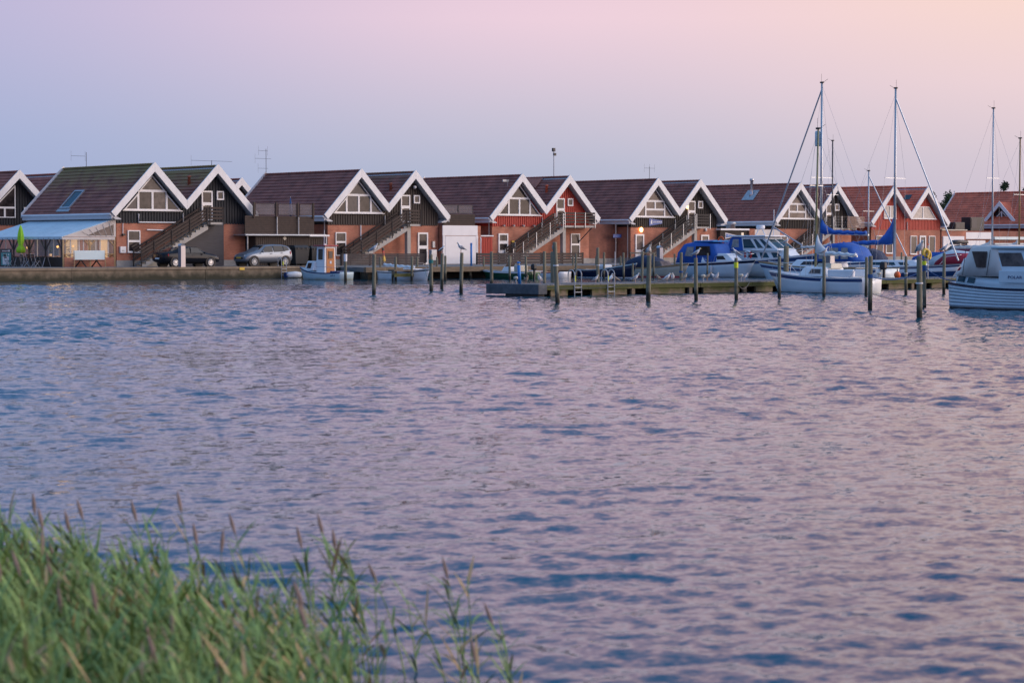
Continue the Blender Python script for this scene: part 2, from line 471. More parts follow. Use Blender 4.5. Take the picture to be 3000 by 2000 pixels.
# ================================================================== THE SETTING
FW = Vector((math.sin(R(42)), math.cos(R(42)), 0))      # compass of the open view over the basin
RT = Vector((FW.y, -FW.x, 0))
def water():
    near = 4860 / np.arange(4860 / 5.5, 4860 / 24.5, -1.7)
    rows = np.concatenate([near, np.arange(24.6, 127, .165), [131, 140, 155]])
    core = np.linspace(-15, 15, 560)
    az = np.radians(np.concatenate([np.linspace(-62, -15.3, 60), core, np.linspace(15.3, 62, 60)])) + R(42)
    r, a = np.meshgrid(rows, az, indexing='ij')
    x = r * np.sin(a); y = r * np.cos(a)
    g = np.random.default_rng(5)
    z = np.zeros_like(x)
    main = R(42) + R(180 - 24)                               # where the ripples run to
    dr = np.gradient(rows)[:, None] * np.ones_like(x)
    for i in range(150):
        lam = .24 * (1.0 / .24) ** g.random() if i < 132 else g.uniform(1.2, 4.0)
        th = main + g.normal() * (.8 if lam < 1 else .45)
        k = 2 * math.pi / lam
        amp = (.0195 if i < 132 else .0060) * lam / 6.283 * g.uniform(.5, 1.4)
        fade = np.clip((lam - 2.3 * dr) / (.35 * lam), 0, 1)
        ph = k * (x * math.sin(th) + y * math.cos(th)) + g.random() * 6.283
        z += amp * fade * np.sin(ph + .3 * np.sin(ph))
    # gusts: patches where the ripples stand higher
    gust = .75 + .45 * np.sin(x * .13 + 1.3 * np.sin(y * .05)) * np.sin(y * .19 + 1.1 * np.sin(x * .07)) 
    z *= gust * np.interp(r, [5, 12, 26, 60], [.32, .46, .95, 1.5])
    n, m = x.shape
    v = np.stack([x, y, z], -1).reshape(-1, 3)
    idx = np.arange(n * m).reshape(n, m)
    q = np.stack([idx[:-1, :-1], idx[:-1, 1:], idx[1:, 1:], idx[1:, :-1]], -1).reshape(-1, 4)
    me = bpy.data.meshes.new('water')
    me.vertices.add(len(v)); me.vertices.foreach_set('co', v.ravel())
    me.loops.add(q.size); me.loops.foreach_set('vertex_index', q.ravel())
    me.polygons.add(len(q)); me.polygons.foreach_set('loop_start', np.arange(0, q.size, 4)); me.polygons.foreach_set('loop_total', np.full(len(q), 4))
    me.polygons.foreach_set('use_smooth', np.ones(len(q), bool))
    me.update(); me.validate()
    me.materials.append(MATS['water'])
    struct(link('water', me))
    # the wide sheet the basin lies in, a hand's breadth lower
    struct(MB().box(-3000, 4000, -3000, 2500, -.9, -.22).build('open_water', 'water'))
def water_material():
    m = bpy.data.materials.new('water'); m.use_nodes = True
    t = m.node_tree; p = t.nodes['Principled BSDF']
    p.inputs['Base Color'].default_value = (.003, .062, .105, 1)
    p.inputs['Roughness'].default_value = .06
    p.inputs['IOR'].default_value = 1.33
    g = t.nodes.new('ShaderNodeNewGeometry')
    acc = g.outputs['Normal']
    for sc, st, kk, det in ((7.0, (1.0, .6, 1), .19, 3), (20.0, (1.0, .7, 1), .12, 2)):
        mp = t.nodes.new('ShaderNodeMapping'); mp.vector_type = 'TEXTURE'
        mp.inputs['Rotation'].default_value = (0, 0, R(90 - 42 + 24)); mp.inputs['Scale'].default_value = (st[0], 1 / st[1], 1)
        t.links.new(g.outputs['Position'], mp.inputs[0])
        n = t.nodes.new('ShaderNodeTexNoise'); n.inputs['Scale'].default_value = sc; n.inputs['Detail'].default_value = det
        t.links.new(mp.outputs[0], n.inputs['Vector'])
        sb = t.nodes.new('ShaderNodeVectorMath'); sb.operation = 'SUBTRACT'; sb.inputs[1].default_value = (.5, .5, .5)
        t.links.new(n.outputs['Color'], sb.inputs[0])
        mu = t.nodes.new('ShaderNodeVectorMath'); mu.operation = 'MULTIPLY'; mu.inputs[1].default_value = (kk * 2, kk * 2, 0)
        t.links.new(sb.outputs[0], mu.inputs[0])
        ad = t.nodes.new('ShaderNodeVectorMath'); ad.operation = 'ADD'
        t.links.new(acc, ad.inputs[0]); t.links.new(mu.outputs[0], ad.inputs[1])
        acc = ad.outputs[0]
    no = t.nodes.new('ShaderNodeVectorMath'); no.operation = 'NORMALIZE'
    t.links.new(acc, no.inputs[0]); t.links.new(no.outputs[0], p.inputs['Normal'])
    MATS['water'] = m
water_material()
water()
struct(MB().box(-2500, 4500, 150, 3500, .2, .79).build('ground', 'ground'))
# quay: concrete to the left, a timber-edged platform further along
apron = struct(MB().prism([(-160, 124.56), (95.2, 124.56), (90.0, 115.0), (420, 115.0), (420, 160), (-160, 160)], 'z', .52, Q).build('quay_apron', 'apron'))
qw = struct(MB().box(-160, 96.0, 124.9, 130, -1.0, .50).build('quay_wall', 'quay_concrete'))
x = 20.0
for L in (14, 14, 14.7, 10.1, 10.6, 11.8):
    MB().prism([(124.52, -.9), (124.50, .66), (124.42, .70), (124.42, Q + .035), (124.88, Q + .035), (124.88, -.9)], 'x', x + .012, x + L - .012).build('wall_panel', 'quay_concrete', qw)
    x += L
MB().prism([(90.5, 115.3), (95.5, 124.5), (97, 124.5), (92, 115.3)], 'z', -.9, .51).build('return_wall', 'quay_concrete', qw)
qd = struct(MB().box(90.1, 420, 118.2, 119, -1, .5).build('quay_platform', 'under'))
for i in range(28):
    a = 90.0 + i * 3.6
    MB().box(a + .01, a + 3.59, 114.86, 115.12, .50, Q + .02).build('edge_beam', 'timber', qd)
for i in range(22):
    a = 91.0 + i * 4.4
    MB().lathe([(.12, -1), (.11, .5)], (a, 115.3), 8).build('support_post', 'pile_wet', qd)
def bank():
    m = MB(); n = 26
    for j in range(n):
        for i in range(n):
            f = -25 + 36 * j / (n - 1); s = -30 + 60 * i / (n - 1)
            z = .62 - .09 * max(0, f + .5) - .05 * math.sin(s * .7) + rnd.uniform(-.04, .04)
            p = FW * f + RT * s
            m.v.append((p.x, p.y, z))
    for j in range(n - 1):
        for i in range(n - 1):
            m.f.append((j * n + i, j * n + i + 1, (j + 1) * n + i + 1, (j + 1) * n + i))
    struct(m.build('bank', 'soil', None, True))
bank()

# ================================================================== HOUSES
YD = 12.8
def course_mesh(L):
    m = MB(); tw = .30; seg = 4; n = int(L / tw) * seg
    for s, base in ((0.0, .012), (0.0, .062), (.43, .012)):
        for i in range(n + 1):
            t = (i % seg) / seg
            m.v.append((s, L * i / n, base + (.032 * (.5 - .5 * math.cos(2 * math.pi * t)) if base > .02 or s > 0 else 0)))
    k = n + 1
    for i in range(n):
        m.f += [(i, i + k, i + 1 + k, i + 1), (i + k, i + 2 * k, i + 1 + 2 * k, i + 1 + k)]
    return m
CM = {}
def courses(roof, ur, zr, sgn, halfw, y0, L, tile):
    key = (round(L, 2), tile)
    if key not in CM:
        CM[key] = course_mesh(L).mesh('tile_course', tile)
    c45 = math.sqrt(.5)
    n = int(halfw * math.sqrt(2) / .36)
    for i in range(n):
        d = halfw * math.sqrt(2) - i * .36                    # slope distance from the ridge of the lower edge
        o = link('tile_course', CM[key], roof)
        x = ur + sgn * d * c45; z = zr - d * c45 + rnd.uniform(-.007, .007)
        if sgn < 0: M = Matrix(((c45, 0, -c45, x), (0, 1, 0, y0), (c45, 0, c45, z), (0, 0, 0, 1)))
        else: M = Matrix(((-c45, 0, c45, x), (0, -1, 0, y0 + L), (c45, 0, c45, z), (0, 0, 0, 1)))
        o.matrix_basis = M
def ridge(roof, ur, zr, y0, L, tile):
    m = MB(); n = int(L / .36)
    for i in range(n):
        a = y0 + L * i / n; b = y0 + L * (i + 1) / n + .03
        ra, rb = .115, .09
        k = len(m.v)
        for yy, r in ((a, ra), (b, rb)):
            for j in range(7):
                t = math.pi * (j / 6) * 1.2 - .1 * math.pi
                m.v.append((ur + r * math.cos(t), yy, zr - .02 + r * math.sin(t)))
        for j in range(6): m.f.append((k + j, k + j + 1, k + 8 + j, k + 7 + j))
        m.f.append(tuple(k + j for j in range(7)))
    o = m.build('ridge_tiles', tile, roof); o['kind'] = 'stuff'
def gable_line(u, ua, ub, top): return top - min(abs(u - ua), abs(u - ub))
def house(ua, yf=131.8, siding='sid_brown', tile='tile', tri='a', label='', stairs=True, rail='rail_brown', post='rail_dark',
          landR=5.62, full=True, brickm='brick', group=None, tile2=None, win_glass='glass', panel=False):
    ub = ua + 5.46; yw = yf + .6; um = (ua + ub) / 2; wl = ua - 2.85; wr = ub + 2.85
    H = thing('harbour_house', label, 'house', (um, yw, Q), 0, group, True)
    H['_'] = 0; del H['_']
    # brick storey, plinth, upper walls
    MB().box(wl, wr, yw, yf + YD - .5, Q + .45, 3.98).build('wall', brickm, H)
    MB().box(wl - .02, wr + .02, yw - .02, yf + YD - .48, Q - .02, Q + .45).build('plinth', 'plinth', H)
    zt = 7.70
    def zl(u): return gable_line(u, ua, ub, zt)
    poly = [(wl, 3.98), (wr, 3.98), (wr, zl(wr)), (ub, zt), (um, zl(um)), (ua, zt), (wl, zl(wl))]
    up = MB().prism(poly, 'y', yw + .02, yf + YD - .52).build('upper_wall', siding if siding != 'sid_gap' else 'sid_black', H)
    # vertical boards on the gable front
    if full:
        w = .165 if siding != 'sid_gap' else .12
        n = int((wr - wl) / .238)
        for i in range(n):
            a = wl + (wr - wl) * i / n + .02; b = a + w
            pts = [(a, 3.93), (b, 3.93), (b, zl(b) - .01)]
            for k in (ua, ub, um):
                if a < k < b: pts.append((k, zl(k) - .01))
            pts.append((a, zl(a) - .01))
            MB().prism(pts, 'y', yw - .03 - rnd.uniform(0, .006), yw + .021).build('board', siding, up)
    # roofs: slab, soffit, tile courses, ridge, barge boards, eaves
    ts = 8.24
    for g, (uc, hl, hr) in enumerate(((ua, 3.58, um - ua), (ub, ub - um, 3.58))):
        tl = (tile2 if g and tile2 else tile)
        pl = [(uc - hl, ts - hl - .10), (uc, ts - .10), (uc + hr, ts - hr - .10), (uc + hr, ts - hr - .42), (uc, ts - .42), (uc - hl, ts - hl - .42)]
        rf = MB().prism(pl, 'y', yf + .05, yf + YD).build('roof', 'soffit', H)
        courses(rf, uc, ts - .1, -1, hl, yf + .06, YD - .08, tl)
        courses(rf, uc, ts - .1, 1, hr, yf + .06, YD - .08, tl)
        ridge(rf, uc, ts - .02, yf + .06, YD - .08, tl)
        ap = 8.37
        for sg, h in ((-1, hl + .06), (1, hr + .06)):
            if h > 3.2: pts = [(uc, ap), (uc + sg * h, ap - h), (uc + sg * (h - .34), ap - h - .34), (uc, ap - .69)]
            else: pts = [(uc, ap), (uc + sg * (h - .07), ap - h + .07), (uc + sg * (h - .07), ap - h - .62), (uc, ap - .69)]
            MB().prism([pts[i] for i in (range(4) if sg < 0 else range(3, -1, -1))], 'y', yf - .05 - .004 * (sg > 0), yf + .045).build('barge_board', 'fascia', rf)
            # verge at the far gable
            MB().prism([(uc, ap + .06), (uc + sg * h, ap - h + .06), (uc + sg * h, ap - h - .30), (uc, ap - .30)], 'y', yf + YD + .006, yf + YD + .07).build('verge_board', 'fascia', rf)
    for sg, ue in ((-1, ua - 3.58), (1, ub + 3.58)):
        ze = ts - 3.58 - .1
        pts = [(ue + sg * .02, ze + .02), (ue + sg * .02, ze - .12), (ue - sg * .36, ze - .36), (ue - sg * .80, ze - .36), (ue - sg * .80, ze - .30)]
        MB().prism(pts if sg > 0 else pts[::-1], 'y', yf + .06, yf + YD - .02).build('eave_box', 'soffit', H)
        g = MB().tube([(ue + sg * .07, yf + .08, ze + .02), (ue + sg * .07, yf + YD - .05, ze + .02)], .065, 8).build('gutter', 'white', H)
    MB().tube([(um, yw - .10, zl(um) - .25), (um, yw - .10, 3.9)], .045, 8).build('downpipe', 'galv', H)
    MB().tube([(wl - .12, yw + .25, 4.3), (wl - .12, yw + .25, Q + .02)], .045, 8).build('downpipe', 'galv', H)
    if not full: return H, ua, ub, yw
    # big triangular window in the first gable
    a = ua + .12
    if tri in 'ab':
        zb = 4.90; zm = 6.29; hw = 1.2
        side = 2.42
        yy = yw - .03
        cells = [[(a - hw + .08, zm), (a + hw - .08, zm), (a, zm + hw - .06)]]
        if tri == 'a': cells += [rect(a - hw, a, zb, zm), rect(a, a + hw, zb, zm)]
        else: cells += [rect(a - hw, a, 5.55, zm), rect(a, a + hw, 5.55, zm), rect(a - hw, a + hw, zb, 5.55)]
        cells += [[(a - side, zb), (a - hw, zb), (a - hw, zb + side - hw)], [(a + hw, zb), (a + side, zb), (a + hw, zb + side - hw)]]
        gl = [win_glass if win_glass != 'glass' else rnd.choice(('glass', 'glass_b', 'glass_c', 'glass')) for _ in cells]
        w = window(H, cells, yy, 'gable_window', glass=gl, d=.085)
        MB().box(a - side - .1, a + side + .1, yy - .15, yy - .005, zb - .07, zb - .003).build('sill', 'frame', w)
    elif tri == 'c':
        window(H, [rect(ua - .95, ua, 5.05, 6.3), rect(ua, ua + .95, 5.05, 6.3)], yw - .03, 'gable_window', glass='curtain', sill=(ua - .95, ua + .95, 5.05))
        window(H, [[(ua + 3.25, 5.05), (ua + 5.3, 5.05), (ua + 5.3, 6.3), (ua + 4.5, 6.3)], [(ua + 5.3, 5.05), (ua + 7.5, 5.05), (ua + 6.25, 6.3), (ua + 5.3, 6.3)]], yw - .03, 'gable_window', glass='curtain', sill=(ua + 3.25, ua + 7.5, 5.05))
    # upper door, small window, stair
    if stairs:
        yy = yw - .03
        d = window(H, [rect(ua + 4.36, ua + 5.32, 5.42, 6.38), rect(ua + 4.36, ua + 5.32, 4.20, 5.42)], yy, 'door', d=.11)
        MB().beam((ua + 4.44, yy - .11, 5.30), (ua + 4.60, yy - .11, 5.30), .03, .03).build('handle', 'metal', d)
        window(H, [rect(ua + 5.70, ua + 6.33, 5.72, 6.38)], yy, 'small_window', d=.1)
        yo, yi = yf - .55, yw - .12
        st = MB()
        u1, z1 = ua + 4.25, 4.05; n = 17; run = .355; rise = (z1 - Q) / n
        for yk in (yo + .12, yi - .1):
            pts = []
            for i in range(n):
                pts += [(u1 - i * run, z1 - (i + 1) * rise), (u1 - (i + 1) * run, z1 - (i + 1) * rise)]
            ub_ = u1 - n * run
            poly = [(u1, z1)] + pts[:-1] + [(ub_ + run - .3, Q), (ub_ + run + .1, Q)] + [(u1, z1 - .38)]
            poly = [(u1, z1)] + pts[:-2] + [(u1 - (n - 1) * run, Q), (u1 - (n - 2) * run, Q)] + [(u1, z1 - .52)]
            st.prism(poly, 'y', yk - .06, yk + .06)
        sc = st.build('staircase', 'stair', H)
        for i in range(n - 1):
            MB().box(u1 - (i + 1) * run - .02, u1 - i * run, yo + .19, yi - .17, z1 - (i + 1) * rise - .05, z1 - (i + 1) * rise - .003).build('step', 'stair', sc)
        MB().box(u1 + .004, ua + landR, yo + .02, yi + .09, z1 - .16, z1).build('landing', 'stair', sc)
        for yk in (yo, yi):
            for k, hh in enumerate((.22, .47, .72, .97)):
                zz = hh + .12
                MB().beam((u1 - .1, yk, z1 + zz - .08), (u1 - (n - .6) * run, yk, Q + zz + .1), .03, .16 if k < 3 else .15).build('rail_board', rail, sc)
            for i in (0.35, 4.6, 9, 13.2, 16.3):
                uu = u1 - i * run; zb = z1 - i * rise
                MB().box(uu - .035, uu + .035, yk - .06, yk - .018, zb - .25, zb + 1.1).build('rail_post', post, sc)
        for hh in (.22, .47, .72, .97):
            MB().box(u1 - .08, ua + landR, yo - .015, yo + .015, z1 + hh, z1 + hh + .15).build('rail_board', rail, sc)
            MB().box(ua + landR - .03, ua + landR - .002, yo + .03, yi + .05, z1 + hh, z1 + hh + .15).build('rail_board', rail, sc)
        k = max(2, int((landR - 4.2) / 1.1) + 1)
        for i in range(k):
            uu = u1 + .1 + (ua + landR - u1 - .16) * i / (k - 1)
            MB().box(uu - .035, uu + .035, yo - .055, yo - .017, z1 - .2, z1 + 1.14).build('rail_post', post, sc)
        if not panel:
            MB().box(u1 + .12, u1 + .46, yo + .25, yo + .6, Q, z1 - .162).build('support_column', 'stair', sc)
    return H, ua, ub, yw

H1, ua, ub, yw = house(83.97, siding='sid_black', tile='tile_moss', label='double gabled harbour house with black boards and mossy roof beside the blue canopy', rail='rail_brown', post='rail_dark', panel=True)
# H1 extras
window(H1, [rect(ua - 1.96, ua - .91, 2.66, 3.44), rect(ua - 1.96, ua - .91, 1.87, 2.66)], yw, 'window', sill=(ua - 1.96, ua - .91, 1.87))
gp = MB().box(ua + 2.2, ua + 6.32, yw - .06, yw - .004, Q + .02, 3.97).build('grey_panel', 'sid_grey', H1)
for i in range(21):
    z = Q + .03 + i * .149
    MB().box(ua + 2.2, ua + 6.30, yw - .085, yw - .061, z, z + .13).build('slat', 'sid_grey', gp)
m = MB().tube([(ua - 1.04, yw - .08, 4.62), (ua - 1.04, yw - .08, 4.02), (ua + 2.26, yw - .08, 4.02)], .05, 6)
m.build('vent_pipe', 'white', H1)
MB().tube([(ua - .35, yw - .07, 3.48), (ua + 1.3, yw - .07, 3.45)], .05, 6).build('vent_pipe', 'white', H1)
MB().tube([(ua - 2.35, yw - .06, 3.95), (ua - 2.35, yw - .06, 3.2)], .03, 6).build('vent_pipe', 'white', H1)
MB().box(ua - 2.42, ua - 2.22, yw - .18, yw - .01, 3.05, 3.19).build('wall_lamp', 'black', H1)
b = MB().box(ua - 2.62, ua - 2.16, yw - .16, yw - .004, 1.82, 2.28).build('mail_box', 'white', H1)
MB().box(ua - 2.5, ua - 2.3, yw - .168, yw - .161, 1.92, 2.02).build('label_plate', 'galv', b)
# skylight on H1's left slope: laid on the tiles
def on_slope(ur, zr, d, y, n=0.0):
    c = math.sqrt(.5); return (ur - d * c - n * c, y, zr - d * c + n * c)
def slope_box(ur, zr, d0, d1, y0, y1, n0, n1):
    m = MB()
    vs = [on_slope(ur, zr, d, y, n) for n in (n0, n1) for d, y in ((d0, y0), (d1, y0), (d1, y1), (d0, y1))]
    return m.add(vs, [(0, 1, 2, 3), (7, 6, 5, 4), (0, 4, 5, 1), (1, 5, 6, 2), (2, 6, 7, 3), (3, 7, 4, 0)])
def slope_frame(ur, zr, d0, d1, y0, y1, n0, n1, w):
    m = MB()
    for a in ((d0, d0 + w, y0, y1), (d1 - w, d1, y0, y1), (d0 + w, d1 - w, y0, y0 + w), (d0 + w, d1 - w, y1 - w, y1)):
        b = slope_box(ur, zr, *a, n0, n1); m.add(b.v, b.f)
    return m
sk = slope_frame(ua, 8.14, 2.55, 4.45, 138.3, 139.7, .02, .17, .14).build('skylight', 'galv', H1)
slope_box(ua, 8.14, 2.69, 4.31, 138.44, 139.56, .04, .12).build('pane', 'glass_sky' if 'glass_sky' in MATS else 'glass_teal', sk)
slope_box(ua, 8.14, 4.46, 4.75, 138.1, 139.9, .02, .10).build('flashing', 'galv', sk)

H2, ua, ub, yw = house(102.85, siding='sid_brown', tile='tile', tile2='tile_moss2', label='double gabled harbour house with dark brown boards next to the white garage door')
window(H2, [rect(ua - 2.14, ua - 1.11, 2.62, 3.38), rect(ua - 2.14, ua - 1.11, 1.55, 2.62)], yw, 'window')
d = window(H2, [rect(ua + 6.14, ua + 7.19, 2.22, 3.40), rect(ua + 6.14, ua + 7.19, Q + .03, 2.22)], yw, 'door', d=.13)
MB().beam((ua + 7.06, yw - .12, 1.95), (ua + 6.94, yw - .12, 1.95), .03, .03).build('handle', 'metal', d)
MB().box(ua + 7.65, ua + 7.89, yw - .12, yw - .004, 2.19, 2.70).build('meter_box', 'galv', H2)
MB().ball((ua + 5.68, yw - .25, 7.02), .14).build('wall_lamp', 'white', H2, True)
MB().tube([(ua + .32, yw - .09, 3.95), (ua + .32, yw - .09, Q + .4)], .05, 6).build('downpipe', 'white', H2)
slope_box(ub, 8.14, .75, 1.4, 139.6, 140.6, .02, .12).build('skylight', 'glass_teal', H2)

H3, ua, ub, yw = house(119.84, siding='sid_red', tile='tile', tile2='tile', label='double gabled harbour house with red boards and a long brown balcony on brackets', rail='rail_brown', post='galv', landR=7.97)
d = window(H3, [rect(ua - 2.19, ua - 1.12, 2.62, 3.36), rect(ua - 2.19, ua - 1.12, 1.85, 2.62), rect(ua - 2.19, ua - 1.12, Q + .03, 1.85)], yw, 'door', d=.12)
MB().beam((ua - 2.08, yw - .12, 1.95), (ua - 1.96, yw - .12, 1.95), .03, .03).build('handle', 'metal', d)
window(H3, [rect(ua + 6.10, ua + 7.17, 2.45, 3.38), rect(ua + 6.10, ua + 7.17, 1.30, 2.45)], yw, 'window', sill=(ua + 6.10, ua + 7.17, 1.3))
b = MB().box(ua - .72, ua - .48, yw - .14, yw - .004, 1.95, 2.6).build('notice_box', 'steel_dark', H3)
MB().box(ua - .72, ua - .48, yw - .143, yw - .004, 2.62, 2.76).build('yellow_sticker', 'sign_yellow', b)
for k in (-1.7, -.6, .5, 1.7):
    MB().tube([(ua + k, yw - .05, 4.04), (ua + k, yw - .28, 4.0)], [.05, .09], 8).build('spot_lamp', 'galv', H3)
MB().beam((ua + 7.6, yw - 1.1, 3.88), (ua + 7.0, yw - .02, 2.6), .07, .07).build('bracket', 'steel_dark', H3)
slope_box(ub, 8.14, .1, 1.3, 135.0, 141.5, .125, .14).build('old_tile_patch', 'tile_old', H3)

H4, ua, ub, yw = house(136.1, siding='sid_gap', tile='tile', tri='b', label='double gabled harbour house with spaced brown boards and a glowing wall lamp', rail='rail_dark', post='galv', landR=6.2, win_glass='tint')
d = window(H4, [rect(ua - 2.31, ua - 1.23, 1.85, 3.36), rect(ua - 2.31, ua - 1.23, Q + .03, 1.85)], yw, 'door', d=.14, glass=['tint', 'white'])
MB().beam((ua - 1.37, yw - .12, 1.95), (ua - 1.48, yw - .12, 1.95), .03, .03).build('handle', 'metal', d)
d = window(H4, [rect(ua + 6.14, ua + 7.2, 1.75, 3.34), rect(ua + 6.14, ua + 7.2, Q + .03, 1.75)], yw, 'door', d=.14, glass=['tint', 'white'])
MB().beam((ua + 7.08, yw - .12, 1.95), (ua + 6.96, yw - .12, 1.95), .03, .03).build('handle', 'metal', d)
l = MB().ball((ua - 1.68, yw - .16, 3.75), .17, 10, 8, (1, .8, 1.25)).build('wall_lamp', 'lamp_lit', H4, True)
MB().ball((ua + 4.2, yw - .17, 5.80), .11, 8, 6, (1, .8, 1.3)).build('wall_lamp', 'lamp_lit', H4, True)
MB().ball((ua + 6.72, yw - .12, 3.78), .13, 8, 6, (1, .8, 1.2)).build('wall_lamp', 'white', H4, True)
# pennant shaped club sign on the boards
sg = MB().prism([(ua - .58, 4.10), (ua + 1.05, 4.30), (ua + 1.05, 4.60), (ua - .58, 4.76)], 'y', yw - .075, yw - .04).build('club_sign', 'sign_blue', H4)
MB().prism([(ua - .46, 4.34), (ua - .40, 4.28), (ua - .24, 4.28), (ua - .16, 4.36), (ua - .24, 4.36), (ua - .24, 4.42), (ua - .18, 4.50), (ua - .30, 4.68), (ua - .42, 4.44), (ua - .33, 4.36)], 'y', yw - .083, yw - .076).build('boat_emblem', 'white', sg)
def text(body, size, loc, parent, m, rz=0.0, name='lettering', ext=.004, sx=1.0, rx=90):
    cu = bpy.data.curves.new(name, 'FONT'); cu.body = body; cu.size = size; cu.extrude = ext; cu.align_x = 'CENTER'; cu.align_y = 'CENTER'
    cu.resolution_u = 2
    t = bpy.data.objects.new(name, cu)
    me = t.to_mesh().copy(); t.to_mesh_clear()
    bpy.data.objects.remove(t); bpy.data.curves.remove(cu)
    me.materials.clear(); me.materials.append(MATS[m])
    M = Matrix.Translation(loc) @ Matrix.Rotation(rz, 4, 'Z') @ Matrix.Rotation(R(rx), 4, 'X') @ Matrix.Diagonal((sx, 1, 1, 1))
    me.transform(M)
    return link(name, me, parent)
def glyphs(words, h, fn, parent, m, r=random.Random(3)):
    """lettering too far off to read: strokes at the size and spacing of the words"""
    b = MB(); x = 0
    for w in words:
        for _ in range(w):
            for s0 in ((0, .16), (.40, .56)):
                b.add([fn(x + s0[0] * h, 0), fn(x + s0[1] * h, 0), fn(x + s0[1] * h, h), fn(x + s0[0] * h, h)], [(0, 1, 2, 3)])
            k = r.choice((0, .42, .84)) * h
            b.add([fn(x + .16 * h, k), fn(x + .40 * h, k), fn(x + .40 * h, k + .16 * h), fn(x + .16 * h, k + .16 * h)], [(0, 1, 2, 3)])
            x += .72 * h
        x += .5 * h
    return b.build('lettering', m, parent)
glyphs((4, 8), .125, lambda a, z: (ua - .10 + a, yw - .079, 4.385 + z), sg, 'white')

H5, ua, ub, yw = house(155.41, siding='sid_gap', tile='tile_mid', tri='b', label='double gabled harbour house with weathered boards and a glow-tinted slatted balcony screen', rail='rail_dark', post='galv', landR=7.6, win_glass='tint')
d = window(H5, [rect(ua - 2.28, ua - 1.22, 1.85, 3.34), rect(ua - 2.28, ua - 1.22, Q + .03, 1.85)], yw, 'door', d=.14, glass=['tint', 'white'])
sc = MB().box(ua + 6.0, ua + 6.08, 131.0, 131.06, 4.0, 5.2).build('screen_post', 'rail_tan', H5)  # warm evening light on the screen put into its tan colour
for k in range(6):
    MB().box(ua + 6.0, ua + 8.6, 131.01, 131.05, 4.06 + k * .19, 4.20 + k * .19).build('screen_slat', 'rail_tan', sc)
MB().ball((ua + 8.2, 131.6, 4.95), .15).build('wall_lamp', 'white', H5, True)

H6, ua, ub, yw = house(169.65, siding='sid_faded', tile='tile_red', tri='c', label='double gabled house with faded red boards and bright red roof tiles', stairs=False)
for a, b, zb in ((-2.1, -1.03, 1.6), (-.6, .45, 1.6), (3.34, 4.38, 1.5), (6.35, 7.39, 1.6)):
    window(H6, [rect(ua + a, ua + b, zb, 3.35)], yw, 'window', sill=(ua + a, ua + b, zb))
d = window(H6, [rect(ua + 4.84, ua + 5.86, Q + .03, 3.37)], yw, 'door', d=.16)
MB().beam((ua + 5.74, yw - .12, 1.95), (ua + 5.62, yw - .12, 1.95), .03, .03).build('handle', 'metal', d)
slope_box(ub, 8.14, 1.0, 1.7, 133.2, 134.0, .02, .10).build('skylight', 'glass_teal', H6)

H7, ua7, ub7, yw7 = house(197.1, siding='sid_red', tile='tile_red', tri='n', label='red tiled house with a small white dormer gable on its roof', stairs=False, full=True)
# dormer on its left slope, facing the basin side
dm = MB()
ux, zx = ua7 - 2.35, 8.14 - 2.35
yc, hwid = 136.5, 1.95
apz = zx + .95
dr = MB()
for sgn in (-1, 1):
    # little roof planes running back into the slope
    p0 = (ux - .75, yc, apz + .35); p1 = (ux - .75, yc + sgn * (hwid + .1), apz + .35 - hwid - .1)
    p2 = (ua7 - .75, yc, apz + .35)
    zb = apz + .35 - hwid - .1
    p3 = (ua7 - (8.14 - zb) , yc + sgn * (hwid + .1), zb)
    vs = [p0, p1, p3, p2]
    vs += [(a, b, c - .12) for a, b, c in vs]
    f = [(0, 1, 2, 3), (7, 6, 5, 4), (0, 4, 5, 1), (1, 5, 6, 2), (2, 6, 7, 3), (3, 7, 4, 0)]
    dr.add(vs, f)
dro = dr.build('dormer', 'tile_red', H7)
for sgn in (-1, 1):
    a, b = (yc, apz + .42), (yc + sgn * (hwid + .15), apz + .42 - hwid - .15)
    poly = [a, b, (b[0] - sgn * .25, b[1] - .25), (yc, apz - .08)]
    MB().prism(poly if sgn > 0 else poly[::-1], 'x', ux - .86 - .004 * (sgn > 0), ux - .755).build('barge_board', 'fascia', dro)
MB().prism([(yc - hwid + .2, zx - .9), (yc + hwid - .2, zx - .9), (yc, apz + .2)], 'x', ux - .3, ux + 1.0).build('dormer_wall', 'sid_black', dro)
window(dro, [[(yc - .95, zx - .55), (yc, zx - .55), (yc, zx + .35)], [(yc, zx - .55), (yc + .95, zx - .55), (yc, zx + .35)]], ux - .3, 'dormer_window', ax='x', glass='glass')
# second row of houses behind
H0, ua, ub, yw = house(84.3, 152.0, 'sid_black', 'tile_mid', 'n', 'black boarded gable house standing behind the blue canopy', stairs=False)
window(H0, [[(ua - 2.0, 5.35), (ua - .1, 5.35), (ua - .1, 7.15)], rect(ua - 2.0, ua - 1.05, 4.55, 5.35), rect(ua - 1.05, ua - .1, 4.55, 5.35)], yw - .03, 'gable_window')
window(H0, [rect(ua + .65, ua + 2.1, 4.55, 5.4)], yw - .03, 'small_window')
house(102.9, 156.0, 'sid_brown', 'tile_mid', 'n', 'house behind, its reddish roof showing over the slatted terrace', stairs=False, full=False)
# ================================================================== LINKS BETWEEN THE HOUSES
def vboards(parent, x0, x1, y, z0, z1, m, step=.2, w=.15):
    n = int((x1 - x0) / step)
    for i in range(n):
        a = x0 + (x1 - x0) * i / n
        MB().box(a + .01, a + w, y - .03, y - .002, z0, z1).build('board', m, parent)
def slats(parent, x0, x1, y, z0, z1, m, n, gap=.035, name='slat', th=.03):
    h = (z1 - z0) / n
    for i in range(n):
        MB().box(x0, x1, y - th, y, z0 + i * h, z0 + (i + 1) * h - gap).build(name, m, parent)
